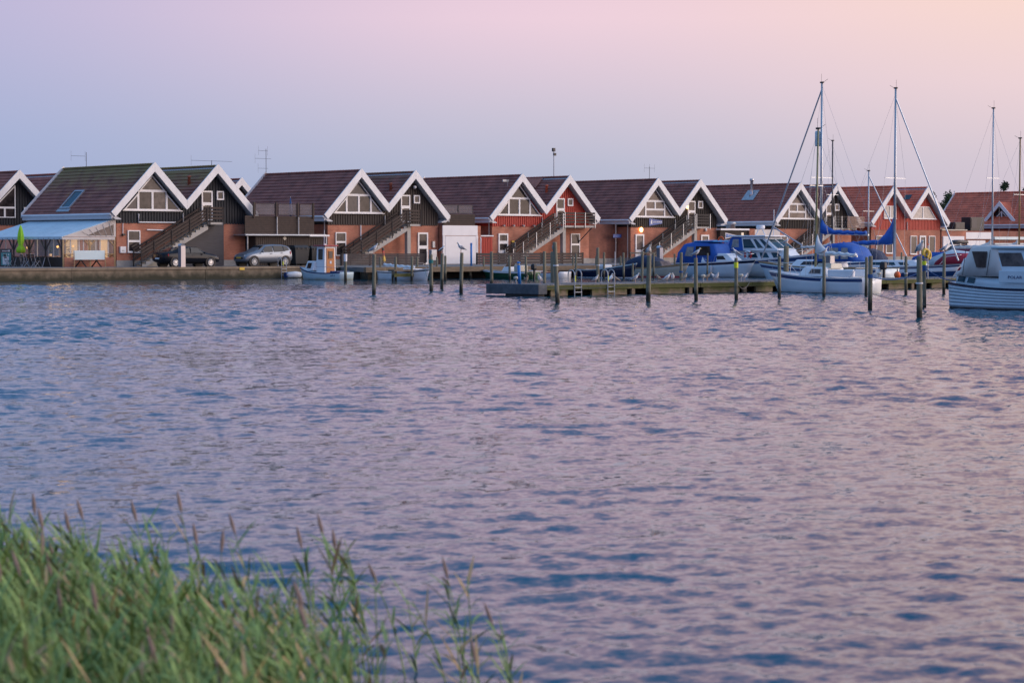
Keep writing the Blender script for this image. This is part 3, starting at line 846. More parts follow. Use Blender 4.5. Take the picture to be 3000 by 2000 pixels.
# shed with a roof terrace between the first two houses
A1 = thing('terrace_shed', 'low brown boarded shed with slatted roof terrace and glass screens', 'shed', (95, 131.3, Q), 0, None, True)
w = MB().box(92.35, 98.6, 131.2, 140, Q, 3.08).build('wall', 'sid_brown', A1)
vboards(w, 92.4, 97.4, 131.2, Q, 3.0, 'sid_brown', .19, .15)
vboards(w, 97.5, 98.55, 131.2, Q, 2.85, 'sid_brown', .19, .15)
MB().box(91.2, 98.7, 130.9, 140, 3.09, 3.2).build('roof_edge', 'galv', A1)
MB().tube([(91.2, 130.86, 3.12), (97.1, 130.86, 3.12)], .07, 8).build('gutter', 'galv', A1)
MB().box(97.1, 99.0, 130.84, 130.9, 3.04, 3.17).build('fascia', 'white', A1)
bk = MB().box(91.6, 98.0, 131.5, 131.56, 3.21, 4.56).build('terrace_wall', 'rail_dark', A1)
slats(bk, 91.6, 98.0, 131.495, 3.22, 4.60, 'rail_brown', 8, .03)
for a, b in ((92.5, 94.3), (94.6, 96.3), (96.6, 97.8)):
    g = frame_mesh([rect(a, b, 4.64, 5.5)], 131.4, 131.45, .03)[0].build('glass_screen', 'rail_brown', A1)
    MB().box(a + .03, b - .03, 131.42, 131.43, 4.67, 5.47).build('pane', 'pvc_clear', g)
for a in (92.4, 94.45, 96.45, 97.9):
    MB().box(a - .07, a + .07, 131.38, 131.5, 4.4, 5.6).build('screen_post', 'rail_brown', A1)
for a in (94.45, 96.45):
    MB().tube([(a, 131.36, 2.0), (a, 131.36, 4.5)], .045, 8).build('downpipe', 'galv', A1)
MB().tube([(91.45, 130.95, 3.08), (91.45, 130.95, Q)], .05, 8).build('downpipe', 'galv', A1)
MB().tube([(98.8, 131.0, 3.04), (98.8, 131.0, Q)], .05, 8).build('downpipe', 'white', A1)
MB().prism([(95.0, 2.72), (95.17, 2.89), (95.0, 3.06), (94.83, 2.89)], 'y', 131.13, 131.165).build('diamond_plate', 'hull_cream', A1)
rw = MB().box(98.7, 99.9, 134.5, 140, Q, 4.3).build('recess_wall', 'brick_dark', A1)
um_ = tag(MB().lathe([(.02, 4.5), (.16, 4.8), (.12, 5.4), (.03, 6.0)], (96.9, 133.0), 8).build('folded_parasol', 'stripe_blue', None, True), 'folded blue and white parasol standing on the slatted roof terrace', 'parasol')
MB().tube([(96.9, 133.0, 3.2), (96.9, 133.0, 6.1)], .025, 6).build('pole', 'metal', um_)
# garage between second and third house
A2 = thing('garage', 'flat roofed garage with wide white door and slatted terrace above', 'garage', (113.2, 132.0, Q), 0, None, True)
MB().box(111.25, 115.35, 131.95, 141, Q, 3.96).build('wall', 'brick', A2)
MB().box(111.2, 114.95, 131.87, 131.945, 3.17, 3.98).build('fascia', 'white', A2)
gd = MB().box(111.45, 114.75, 131.86, 131.944, Q + .02, 3.13).build('garage_door', 'white', A2)
for i in range(5):
    MB().box(111.5, 114.7, 131.845, 131.858, Q + .04 + i * .455, Q + .48 + i * .455).build('door_panel', 'white', gd)
for a in (111.22, 114.78):
    MB().box(a, a + .2, 131.85, 131.943, Q, 3.16).build('door_post', 'white', A2)
bk = MB().box(111.6, 115.0, 132.3, 132.36, 4.0, 4.9).build('terrace_wall', 'rail_dark', A2)
slats(bk, 111.6, 115.0, 132.295, 4.0, 4.95, 'rail_brown', 5, .05)
for a, b in ((111.6, 113.2), (113.25, 114.8)):
    g = frame_mesh([rect(a, b, 4.97, 5.65)], 132.3, 132.35, .03)[0].build('glass_screen', 'steel_dark', A2)
    MB().box(a + .03, b - .03, 132.32, 132.33, 5.0, 5.62).build('pane', 'pvc_clear', g)
A3 = thing('red_shed', 'small shed of red upright boards under a white gutter', 'shed', (116.2, 132.3, Q), 0, None, True)
w = MB().box(115.4, 116.95, 132.3, 139, Q, 3.1).build('wall', 'sid_red', A3)
vboards(w, 115.42, 116.93, 132.3, Q + .05, 3.0, 'sid_red', .17, .13)
MB().tube([(115.4, 132.2, 3.14), (116.95, 132.2, 3.14)], .06, 8).build('gutter', 'white', A3)
MB().tube([(115.5, 132.2, 3.1), (115.15, 131.7, 2.9), (115.15, 131.7, Q)], .05, 8).build('downpipe', 'white', A3)
MB().box(115.36, 116.98, 134.5, 141, 3.16, 4.25).build('recess_wall', 'brick_dark', A3)
# brick link between third and fourth house
A4 = thing('brick_link', 'recessed shade-darkened brick wall between the red boarded house and the sailing club house', 'wall', (130.7, 134.2, Q), 0, None, True)
MB().box(128.2, 133.2, 134.0, 143, Q + .4, 4.25).build('wall', 'brick_dark', A4)
MB().box(128.2, 133.2, 133.97, 143, Q, Q + .4).build('plinth', 'plinth', A4)
MB().box(131.9, 132.9, 133.2, 133.24, 3.05, 3.35).build('blue_plate', 'sign_blue', A4)
MB().tube([(132.4, 133.4, 4.3), (132.4, 133.4, Q)], .05, 8).build('downpipe', 'galv', A4)
# dark boarded link with the pennant
A5 = thing('boarded_link', 'dark boarded low building carrying a blue pennant sign', 'shed', (148, 132, Q), 0, None, True)
w = MB().box(144.4, 148.2, 132.0, 141, Q, 3.75).build('wall', 'sid_brown', A5)
vboards(w, 144.42, 148.15, 132.0, Q, 3.7, 'sid_brown', .16, .12)
w2 = MB().box(148.95, 152.5, 132.3, 141, Q, 3.3).build('tan_wall', 'sid_gap', A5)
vboards(w2, 148.97, 152.5, 132.3, Q, 3.25, 'rail_tan', .16, .12)
MB().box(148.2, 148.95, 131.8, 141, Q, 3.9).build('brick_pier', 'brick', A5)
MB().box(144.3, 148.2, 131.8, 141, 3.76, 3.92).build('roof_edge', 'white', A5)
MB().box(148.96, 152.6, 131.9, 141, 3.31, 3.85).build('fascia', 'canvas_grey', A5)
MB().lathe([(.45, 3.9), (.45, 4.3), (.55, 4.32), (.5, 4.55), (.1, 4.6)], (148.6, 134.5), 12).build('roof_vent', 'galv', A5, True)
pn = MB().prism([(145.05, 2.98), (146.75, 3.26), (145.05, 3.54)], 'y', 131.93, 131.962).build('pennant_sign', 'white', A5)
MB().prism([(145.11, 3.06), (146.5, 3.26), (145.11, 3.46)], 'y', 131.915, 131.929).build('pennant_field', 'sign_blue', pn)
MB().prism([(145.34, 3.2), (145.42, 3.14), (145.56, 3.14), (145.62, 3.2), (145.54, 3.22), (145.48, 3.38), (145.42, 3.22)], 'y', 131.903, 131.914).build('boat_emblem', 'white', pn)
# garages beyond the red tiled pair
A6 = thing('brick_garage', 'brick garage with broad white door beside the red tiled house', 'garage', (179.5, 132.3, Q), 0, None, True)
MB().box(178.05, 182.2, 132.3, 141, Q, 3.9).build('wall', 'brick', A6)
MB().box(178.0, 182.3, 132.2, 141, 3.91, 4.02).build('roof_edge', 'hull_cream', A6)
gd = MB().box(178.2, 181.8, 132.22, 132.296, Q + .02, 3.32).build('garage_door', 'white', A6)
for i in range(5): MB().box(178.25, 181.75, 132.2, 132.218, Q + .04 + i * .49, Q + .51 + i * .49).build('door_panel', 'white', gd)
fz = MB().box(178.6, 181.9, 134.6, 134.66, 4.03, 5.3).build('terrace_fence', 'rail_dark', A6)
slats(fz, 178.6, 181.9, 134.59, 4.05, 5.4, 'rail_tan', 6, .06)
A7 = thing('white_garage', 'low garage with white fascia and roof plant below the dormer house', 'garage', (187, 132.6, Q), 0, None, True)
MB().box(182.4, 194.1, 132.7, 141, Q, 3.9).build('wall', 'brick_dark', A7)
MB().box(182.4, 187.2, 132.5, 132.69, 3.05, 3.75).build('fascia', 'white', A7)
gd = MB().box(182.9, 186.0, 132.6, 132.69, Q + .02, 2.9).build('garage_door', 'white', A7)
for i in range(4): MB().box(182.95, 185.95, 132.58, 132.598, Q + .04 + i * .5, Q + .52 + i * .5).build('door_panel', 'white', gd)
MB().box(187.4, 194.1, 132.4, 132.68, 3.0, 3.3).build('fascia', 'hull_pale', A7)
MB().box(187.5, 194.0, 132.45, 132.68, 2.5, 2.62).build('shelf_rail', 'hull_pale', A7)
for a, b, c, e in ((185.6, 188.0, 4.0, 5.35), (182.9, 184.6, 4.0, 4.8)):
    ac = MB().box(a, b, 134.2, 135.4, 3.91, e).build('roof_plant', 'black', A7, bevel=.04)
    MB().box(a + .12, a + (b - a) * .45, 134.17, 134.197, c + .2, e - .15).build('grille', 'steel_dark', ac)

# ================================================================== THE CANOPY AND ITS TERRACE
T = thing('canopy_tent', 'pale blue plastic roofed dining canopy with clear side sheets against the black house', 'tent', (78.9, 138, Q), 0, None, True)
ux0, ux1, ty0, ty1 = 76.8, 81.05, 132.45, 144.0
rf = MB().prism([(ux0 - .12, 2.92), (ux1, 4.25), (ux1, 4.29), (ux0 - .12, 2.96)], 'y', ty0 - .1, ty1).build('roof_sheet', 'pvc_roof', T)
for i in range(20):
    yy = ty0 + .1 + (ty1 - ty0 - .2) * i / 19
    MB().tube([(ux0 - .1, yy, 2.955), (ux1, yy, 4.285)], .022, 5).build('rib', 'pvc_roof', rf)
MB().box(ux0 - .14, ux0 - .121, ty0 - .1, ty1, 2.78, 2.97).build('valance', 'pvc_roof', T)
for i in range(16):
    MB().ball((ux0 - .15, ty0 + .2 + i * .74, 2.84), .03, 6, 4).build('eyelet', 'black', rf)
for i in range(6):
    yy = ty0 + .06 + i * 2.3
    ps = MB().box(ux0 - .06, ux0 + .06, yy - .06, yy + .06, Q, 2.9).build('post', 'rail_brown', T)
    for s in (-1, 1):
        if ty0 < yy + s * .7 < ty1: MB().beam((ux0, yy + s * .06, 2.05), (ux0, yy + s * .75, 2.85), .07, .09, (1, 0, 0)).build('brace', 'rail_brown', ps)
for i in range(5):
    a = ty0 + .12 + i * 2.3
    MB().box(ux0 - .02, ux0 - .012, a + .02, a + 2.14, 1.55, 2.88).build('clear_sheet', 'pvc_tent', T)
MB().box(ux0 - .04, ux0 + .04, ty0 + .1, ty1, Q, 1.52).build('half_wall', 'rail_brown', T)
# front end
fw = MB().box(ux0 + .08, ux1 - .02, ty0 - .05, ty0 + .05, Q, 1.50).build('brick_half_wall', 'brick', T)
for a in (ux0, 78.95, ux1 - .08):
    ps = MB().box(a - .055, a + .055, ty0 - .06, ty0 + .06, Q, 2.9 if a < 80 else 4.1).build('front_post', 'wood_tan', T)
    for s in (-1, 1):
        if ux0 - .1 < a + s * .5 < ux1: MB().beam((a + s * .05, ty0, 2.35), (a + s * .55, ty0, 2.86), .06, .07, (0, 1, 0)).build('brace', 'wood_tan', ps)
for a, b in ((ux0 + .06, 78.9), (79.0, ux1 - .14)):
    MB().box(a, b, ty0 - .012, ty0 - .004, 1.78, 2.84).build('clear_sheet', 'pvc_tent', T)
    rl = MB().box(a, b, ty0 - .03, ty0 + .03, 1.72, 1.77).build('hand_rail', 'wood_tan', T)
    for k in range(2):
        c = a + .1 + k * (b - a - .9)
        MB().beam((c, ty0, 1.52), (c + .7, ty0, 1.72), .03, .03, (0, 1, 0)).build('cross_bar', 'wood_tan', rl)
        MB().beam((c, ty0, 1.72), (c + .7, ty0, 1.52), .03, .03, (0, 1, 0)).build('cross_bar', 'wood_tan', rl)
for a in (77.45, 78.15, 78.5, 79.5, 79.85, 80.5):
    MB().box(a - .035, a + .035, ty0 + .06, ty0 + .11, 1.5, 2.86).build('white_mullion', 'white', T)
for i in range(10):
    a = ty0 + .7 + i * 1.15
    MB().box(ux0 + .3, ux0 + .36, a - .03, a + .03, 1.5, 2.86).build('white_mullion', 'white', T)
MB().box(ux0 - .12, ux1 - .1, ty0 - .115, ty0 - .10, 2.75, 2.94).build('front_valance', 'pvc_white', T)
fr = [(ux0 - .1, 2.96), (ux1 - .02, 2.96), (ux1 - .02, 4.24)]
MB().prism(fr, 'y', ty0 - .112, ty0 - .104).build('front_sheet', 'pvc_white', T)
MB().prism([(ux0 + 1.9, 3.06), (ux1 - .2, 3.06), (ux1 - .2, 3.85)], 'y', ty0 - .122, ty0 - .114).build('clear_window', 'tint', T)
for k in range(5):
    MB().tube([(ux1 - .3 - k * .45, ty0 - .13, 3.0), (ux1 - .55 - k * .55, ty0 - .13, 4.0 - k * .17)], .02, 5).build('seam', 'pvc_white', T)
for y, x, z in ((133.6, 78.3, 2.3), (136.3, 78.6, 2.25), (139.6, 78.0, 2.2), (134.6, 80.3, 2.5)):
    MB().ball((x, y, z), .09, 8, 6).build('hanging_lamp', 'lamp_dim', T, True)
for k, (a, b) in enumerate(((133.3, 134.5), (134.9, 136.1), (137.5, 139.3), (140.2, 141.8))):
    window(T, [[(a, Q + .4), (b, Q + .4), (b, 2.9), (a, 2.9)]], 81.06, 'inner_window', ax='x', glass='curtain' if k % 2 else 'lamp_warm', d=.1)
pl = bpy.data.lights.new('canopy_light', 'POINT'); pl.energy = 120; pl.color = (1, .6, .3); pl.shadow_soft_size = 1.0
plo = bpy.data.objects.new('canopy_light', pl); COL.objects.link(plo); plo.location = (78.6, 136, 2.3); plo.parent = T; plo.matrix_parent_inverse = INV[T.name]
for i, yy in enumerate((134.4, 137.0, 139.8)):
    t = thing('dining_table', 'set dining table inside the clear sided canopy', 'table', (78.6, yy, Q), 0, 'dining tables under the canopy')
    MB().box(-.7, .7, -.4, .4, .71, .75).build('table_top', 'wood_tan', t)
    for a in (-.6, .6):
        for b in (-.32, .32): MB().box(a - .03, a + .03, b - .03, b + .03, 0, .71).build('leg', 'rail_brown', t)
    pt = MB().lathe([(.10, .752), (.13, .92), (.12, .92)], (-.2, 0), 8)
    o = tag(pt.build('flower_pot', 'white', None), 'small potted plant on a dining table inside the canopy', 'plant', 'plants on the dining tables'); o.location = (78.6, yy, Q)
    m = MB()
    for k in range(40):
        p = Vector((rnd.gauss(0, .12) - .2, rnd.gauss(0, .12), .95 + rnd.uniform(0, .45)))
        q = Vector((rnd.uniform(-1, 1), rnd.uniform(-1, 1), rnd.uniform(-.3, 1))).normalized() * .13; s = q.cross(Vector((.3, .5, .8))).normalized() * .03
        m.add([p, p + q * .5 + s, p + q, p + q * .5 - s], [(0, 1, 2, 3)])
    m.build('leaves', 'leaf_tree', o)
# furniture outside
def table_out(loc, rz, lab):
    t = thing('cafe_table', lab, 'table', loc, rz, 'cafe tables beside the canopy')
    for k in range(5): MB().box(-.75, .75, -.36 + k * .145, -.36 + k * .145 + .13, .72, .75).build('slat', 'rail_brown', t)
    for a in (-.6, .6):
        for b in (-1, 1): MB().tube([(a, b * .33, 0), (a, b * .1, .72)], .022, 6).build('leg', 'galv', t)
    return t
def chair_out(loc, rz):
    t = thing('folding_chair', 'folding chair with pale metal legs at a cafe table', 'chair', loc, rz, 'folding chairs outside the canopy')
    MB().box(-.2, .2, -.2, .2, .43, .46).build('seat', 'rail_brown', t)
    for k in range(3): MB().box(-.2, .2, -.25 - .03 * k, -.23 - .03 * k, .62 + k * .1, .70 + k * .1).build('back_slat', 'rail_brown', t)
    for a in (-.2, .2):
        MB().tube([(a, .22, 0), (a, -.2, .45), (a, -.32, .95)], .018, 6).build('leg', 'galv', t)
        MB().tube([(a, -.24, 0), (a, .16, .45)], .018, 6).build('leg', 'galv', t)
    return t
table_out((75.9, 136.6, Q), R(90), 'slatted brown cafe table between the sign board and the canopy')
table_out((76.15, 134.2, Q), R(90), 'slatted brown cafe table at the corner post of the canopy')
for x, y, a in ((75.0, 136.9, -90), (75.2, 134.9, -90), (75.3, 133.6, -80), (75.9, 135.4, 180), (75.85, 137.9, 180)): chair_out((x, y, Q), R(a))
pz = thing('parasol', 'closed lime green parasol standing by the dining canopy', 'parasol', (76.2, 137.3, Q))
MB().lathe([(.28, 0), (.28, .08), (.05, .1)], (0, 0), 12).build('base', 'grey_concrete', pz)
MB().tube([(0, 0, .05), (0, 0, 2.95)], .025, 8).build('pole', 'metal', pz)
m = MB(); rings = []
for z, r in ((.98, .20), (1.05, .32), (1.30, .30), (1.50, .17), (1.56, .16), (1.9, .24), (2.3, .21), (2.7, .13), (2.92, .05), (2.97, .02)):
    rings.append([(r * (1 + .18 * math.cos(6 * t)) * math.cos(t), r * (1 + .18 * math.cos(6 * t)) * math.sin(t), z) for t in (2 * math.pi * j / 24 for j in range(24))])
m.loft(rings); m.build('folded_canopy', 'lime', pz, True)
ab = thing('sign_board', 'teal pavement sign board with dark header beside the canopy', 'sign', (75.45, 138.1, Q), R(-28))
for s in (-1, 1):
    bd = MB().add([(-.42, s * .30, 0), (.42, s * .30, 0), (.42, s * .02, 1.28), (-.42, s * .02, 1.28), (-.42, s * .27, 0), (.42, s * .27, 0), (.42, s * -.01, 1.28), (-.42, s * -.01, 1.28)],
                  [(0, 1, 2, 3), (7, 6, 5, 4), (0, 4, 5, 1), (1, 5, 6, 2), (2, 6, 7, 3), (3, 7, 4, 0)]).build('panel', 'steel_dark', ab)
    if s < 0:
        def on(x, z, d): return (x, -.30 + .28 * z / 1.28 - d, z)
        def sheet(x0, x1, z0, z1, d): return MB().add([on(x0, z0, d), on(x1, z0, d), on(x1, z1, d), on(x0, z1, d)], [(0, 1, 2, 3)])
        sheet(-.34, .34, .1, 1.0, .008).build('poster', 'sign_teal', bd)
        sheet(-.24, .20, .16, .72, .012).build('paper', 'canvas_white', bd)
        glyphs((7,), .085, lambda a, z: on(-.27 + a, 1.08 + z, .012), bd, 'white')
        MB().add([on(.16, 1.13, .012), on(.21, 1.03, .012), on(.27, 1.13, .012), on(.21, 1.24, .012)], [(0, 1, 2, 3)]).build('drop_emblem', 'white', bd)
        glyphs((5,), .07, lambda a, z: on(-.18 + a, .84 + z, .014), bd, 'canvas_white')
        MB().add([on(.15, .87, .014), on(.19, .80, .014), on(.23, .87, .014), on(.19, .94, .014)], [(0, 1, 2, 3)]).build('drop_emblem', 'white', bd)
st = thing('panel_stand', 'pale grey board on two thin posts in front of the canopy', 'board', (77.85, 130.6, Q))
MB().box(-1.28, 1.22, -.03, .03, .52, 1.16).build('panel', 'hull_pale', st, bevel=.02)
for a in (-1.24, 1.2): MB().tube([(a * 1.02, -.06, 0), (a, 0, 1.14)], .03, 6).build('leg', 'wood_tan', st)
pt = thing('picnic_table', 'dark picnic table half hidden behind the pale grey board', 'table', (78.3, 131.5, Q))
for k in range(4): MB().box(-.8, .8, -.34 + k * .17, -.19 + k * .17, .70, .74).build('top_board', 'rail_brown', pt)
for s in (-1, 1):
    MB().box(-.8, .8, s * .62 - .12, s * .62 + .12, .42, .46).build('bench', 'rail_brown', pt)
    MB().beam((s * .6, -.7, 0), (s * .6, .3, .7), .05, .09, (1, 0, 0)).build('leg', 'rail_brown', pt)
    MB().beam((s * .66, .7, 0), (s * .66, -.3, .7), .05, .09, (1, 0, 0)).build('leg', 'rail_brown', pt)

# ================================================================== QUAY FURNITURE
def pedestal(loc, lab, h=1.5):
    t = thing('power_pedestal', lab, 'pedestal', loc, 0, 'power pedestals along the moorings')
    pr = [(-.19, 0), (-.19, h - .16)] + [(-.19 + .19 - .19 * math.cos(a), h - .16 + .16 * math.sin(a)) for a in [math.pi * k / 10 for k in range(1, 10)]] + [(.19, h - .16), (.19, 0)]
    MB().prism(pr[::-1], 'y', -.17, .17).build('side_panels', 'pedestal_shaded', t)
    MB().box(-.18, .18, -.185, -.172, .02, h - .17).build('front_panel', 'pedestal', t)
    m = MB(); q = [(-.20 + .20 - .20 * math.cos(a), h - .16 + .17 * math.sin(a)) for a in [math.pi * k / 10 for k in range(11)]]
    m.loft([[(a, -.19, b) for a, b in q], [(a, .19, b) for a, b in q]], close=False); m.build('cap', 'metal', t, True)
    return t
def pedestal_y(loc, lab, h=1.5):
    t = pedestal(loc, lab, h); return t
pedestal((82.25, 125.7, Q), 'metal power pedestal standing in front of the dark saloon car', 1.66)
pedestal((120.6, 116.6, Q), 'metal power pedestal between the small boats and the blue canopy cruiser')
pedestal((87.75, 72.4, .55), 'metal power pedestal on the jetty behind the little sloop', 1.4)
def tubeU(t, x, d, h, low, m, name, y0=0):
    pts = [(x, y0 + d, 0), (x, y0 + d, h - d / 2)] + [(x, y0 + d / 2 + d / 2 * math.cos(a), h - d / 2 + d / 2 * math.sin(a)) for a in [math.pi * k / 8 for k in range(1, 8)]] + [(x, y0, h - d / 2), (x, y0, low)]
    return MB().tube(pts, .026, 7).build(name, m, t)
def ladder(loc, lab, low, y0=-.12):
    t = thing('bathing_ladder', lab, 'ladder', loc, 0, 'bathing ladders on the water side')
    for x in (-.22, .22):
        s = tubeU(t, x, .42, .62, low, 'ladder_steel', 'handrail', y0)
        if x > 0: MB().tube([(x, y0 + .42, .08), (x, y0 + .42, .34)], .034, 8).build('yellow_sleeve', 'yellow', s)
    for k in range(3):
        z = -.18 - k * .22
        if z > low: MB().box(-.22, .22, y0 - .03, y0 + .03, z - .015, z + .015).build('rung', 'ladder_steel', t)
    return t
ladder((89.95, 124.4, Q + .03), 'steel ladder on the concrete quay wall by the silver car', -.95)
ladder((67.91, 71.0, .58), 'steel ladder at the jetty with one yellow sleeve near the thick pile', -.75)
ladder((70.05, 71.0, .58), 'steel ladder at the jetty with one yellow sleeve and gulls behind it', -.75)
tag(MB().box(86.2, 86.62, 124.395, 124.418, .62, .80).build('quay_plate', 'sign_yellow'), 'small yellow plate on the concrete quay edge', 'sign')
# fences
def fence(x0, x1, y, h, m, n, lab, post='rail_dark', loc=None, gap=.03):
    t = thing('slat_fence', lab, 'fence', ((x0 + x1) / 2, y, Q), 0, None, True)
    k = max(2, int((x1 - x0) / 2.2) + 1)
    for i in range(k):
        a = x0 + (x1 - x0) * i / (k - 1)
        MB().box(a - .05, a + .05, y + .002, y + .1, Q, Q + h).build('post', post, t)
    for i in range(k - 1):
        a = x0 + (x1 - x0) * i / (k - 1); b = x0 + (x1 - x0) * (i + 1) / (k - 1)
        slats(t, a + .004, b - .004, y, Q + .06, Q + h, m, n, gap)
    return t
fence(96.9, 105.0, 126.6, .92, 'fence', 7, 'dark boarded fence below the steps of the brown house', gap=.012)
fence(112.4, 119.4, 129.0, .95, 'fence', 4, 'dark four board fence by the red shed', gap=.035)
fence(119.5, 124.2, 129.0, .95, 'rail_brown', 4, 'brown four board fence below the steps of the red house', gap=.035)
bn = thing('rail_barrier', 'black two rail barrier in front of the sailing club house', 'barrier', (132, 129.2, Q))
for z in (.42, .82): MB().box(-2.1, 2.1, -.04, .04, z, z + .13).build('rail', 'black', bn)
for a in (-1.9, 0, 1.9): MB().box(a - .05, a + .05, .042, .14, 0, .98).build('post', 'black', bn)
cb = tag(MB().box(105.2, 105.75, 126.1, 126.45, Q + .35, Q + 1.2).build('cable_cabinet', 'galv', bevel=.04), 'grey electricity cabinet at the end of the dark boarded fence', 'cabinet')
MB().box(105.3, 105.65, 126.15, 126.4, Q, Q + .349).build('foot', 'steel_dark', cb)
tag(MB().tube([(104.4, 120.5, Q), (104.4, 120.5, Q + 1.6)], .075, 8).lathe([(.09, Q + 1.6), (.06, Q + 1.72)], (104.4, 120.5), 8).build('blue_post', 'blue_post', None, True), 'slim blue post on the quay in front of the white garage door', 'post')
def bin_(loc, w, d, h, m, lab):
    t = thing('waste_container', lab, 'bin', loc)
    rg = [[(-w / 2 * k, -d / 2 * k, z), (w / 2 * k, -d / 2 * k, z), (w / 2 * k, d / 2 * k, z), (-w / 2 * k, d / 2 * k, z)] for z, k in ((.14, .84), (h * .86, 1.0))]
    MB().loft(rg).build('body', m, t, bevel=.03)
    MB().loft([[(-w * .53, -d * .54, h * .865), (w * .53, -d * .54, h * .865), (w * .53, d * .54, h * .865), (-w * .53, d * .54, h * .865)], [(-w * .45, -d * .3, h), (w * .45, -d * .3, h), (w * .5, d * .5, h * .98), (-w * .5, d * .5, h * .98)]]).build('lid', m, t, bevel=.02)
    for a in (-.38, .38):
        for b in (-.36, .36): MB().tube([(a * w - .025, b * d, .09), (a * w + .025, b * d, .09)], .09, 10).build('wheel', 'rubber', t)
    for a in (-.3, 0, .3): MB().box(a * w - .04, a * w + .04, -d * .56, -d * .545, h * .80, h * .9).build('lid_clip', 'steel_dark', t)
    return t
bin_((95.6, 130.25, Q), 1.35, 1.05, 1.55, 'bin_black', 'large black waste container next to the silver car')
bin_((97.0, 130.3, Q), .95, 1.0, 1.5, 'bin_black', 'black waste container between another container and the green one')
bin_((97.9, 129.7, Q), .75, .8, 1.25, 'bin_green', 'green waste container by the brown boarded shed')

# ================================================================== CARS
def car(name, lab, loc, rz, L, Wd, Hh, paint, prof, wb, gl, suv=False, box=False):
    """prof: stations (x, z_low, z_belt, z_top, half width factor at top)"""
    t = thing(name, lab, 'car', loc, rz)
    hw = Wd / 2
    rings = []
    for x, zl, zb, zt, kt, kw in prof:
        w = hw * kw
        rings.append([(x, -w * .90, zl), (x, -w * .99, zl + (zb - zl) * .35), (x, -w, zl + (zb - zl) * .72), (x, -w * .955, zb), (x, -w * kt, zt - .05), (x, -w * kt * .8, zt),
                      (x, w * kt * .8, zt), (x, w * kt, zt - .05), (x, w * .955, zb), (x, w, zl + (zb - zl) * .72), (x, w * .99, zl + (zb - zl) * .35), (x, w * .90, zl)])
    b = MB().loft(rings).build('body', paint, t, True)
    es = b.modifiers.new('sub', 'SUBSURF'); es.levels = es.render_levels = 1
    # arches and wheels
    rw = .335 if not suv else .36
    for sx in (-wb / 2, wb / 2):
        for s in (-1, 1):
            MB().tube([(sx, s * (hw - .30), rw), (sx, s * (hw + .004), rw)], rw + .075, 22).build('wheel_arch', 'black', t)
            w = MB().tube([(sx, s * (hw - .21), rw), (sx, s * (hw + .015), rw)], rw, 22).build('wheel', 'rubber', t)
            rm = MB().torus((sx, s * (hw + .018), rw), rw * .66, .016, 'y', 20, 5)
            for k in range(10):
                a = 2 * math.pi * k / 10
                rm.beam((sx + .03 * math.cos(a), s * (hw + .02), rw + .03 * math.sin(a)), (sx + rw * .66 * math.cos(a), s * (hw + .018), rw + rw * .66 * math.sin(a)), .012, .04)
            rm.ball((sx, s * (hw + .02), rw), .05, 8, 4, (1, .3, 1))
            rm.build('rim', 'metal' if not suv else 'galv', w)
    # glass: side panes, windscreen and rear window
    for s in (-1, 1):
        for poly in gl['side']:
            v = [(x, s * (hw * k + .012), z) for x, z, k in poly]
            v2 = [(x, s * (hw * k - .02), z) for x, z, k in poly]
            n = len(v); MB().add(v + v2, [tuple(range(n)), tuple(reversed(range(n, 2 * n)))] + [(i, i + n, (i + 1) % n + n, (i + 1) % n) for i in range(n)]).build('side_window', 'car_glass', t)
        x, z = gl['mirror']
        MB().ball((x, s * (hw + .12), z), .1, 8, 6, (.7, 1.1, .75)).build('mirror', paint, t, True)
        for x, z in gl['handles']: MB().box(x - .09, x + .09, s * hw * .985 - .02, s * hw * .985 + .02, z - .018, z + .018).build('door_handle', 'steel_dark', t)
        for nm, x0, x1, z0, z1, y0, y1, m in gl['lights']:
            MB().add([(x0, s * y0, z0), (x1, s * y1, z0 + .02), (x1, s * y1 * .98, z1), (x0, s * y0 * .96, z1)] + [(x0 * .97, s * y0 * .9, z0), (x1 * .97, s * y1 * .9, z0 + .02), (x1 * .97, s * y1 * .88, z1), (x0 * .97, s * y0 * .86, z1)],
                     [(0, 1, 2, 3), (7, 6, 5, 4), (0, 4, 5, 1), (1, 5, 6, 2), (2, 6, 7, 3), (3, 7, 4, 0)]).build(nm, m, t)
    for nm, q in (('windscreen', gl['front']), ('rear_window', gl['rear'])):
        (x0, z0, k0), (x1, z1, k1) = q
        d = .02 if nm == 'windscreen' else -.02
        MB().add([(x0 + d, -hw * k0, z0), (x0 + d, hw * k0, z0), (x1 + d, hw * k1, z1 + .012), (x1 + d, -hw * k1, z1 + .012), (x0 - d, -hw * k0, z0 - .02), (x0 - d, hw * k0, z0 - .02), (x1 - d, hw * k1, z1 - .02), (x1 - d, -hw * k1, z1 - .02)],
                 [(0, 1, 2, 3), (7, 6, 5, 4), (0, 4, 5, 1), (1, 5, 6, 2), (2, 6, 7, 3), (3, 7, 4, 0)]).build(nm, 'car_glass', t)
    for nm, x, z, m in gl['plates']:
        MB().box(x - .012, x + .012, -.26, .26, z, z + .11).build(nm, m, t)
    return t
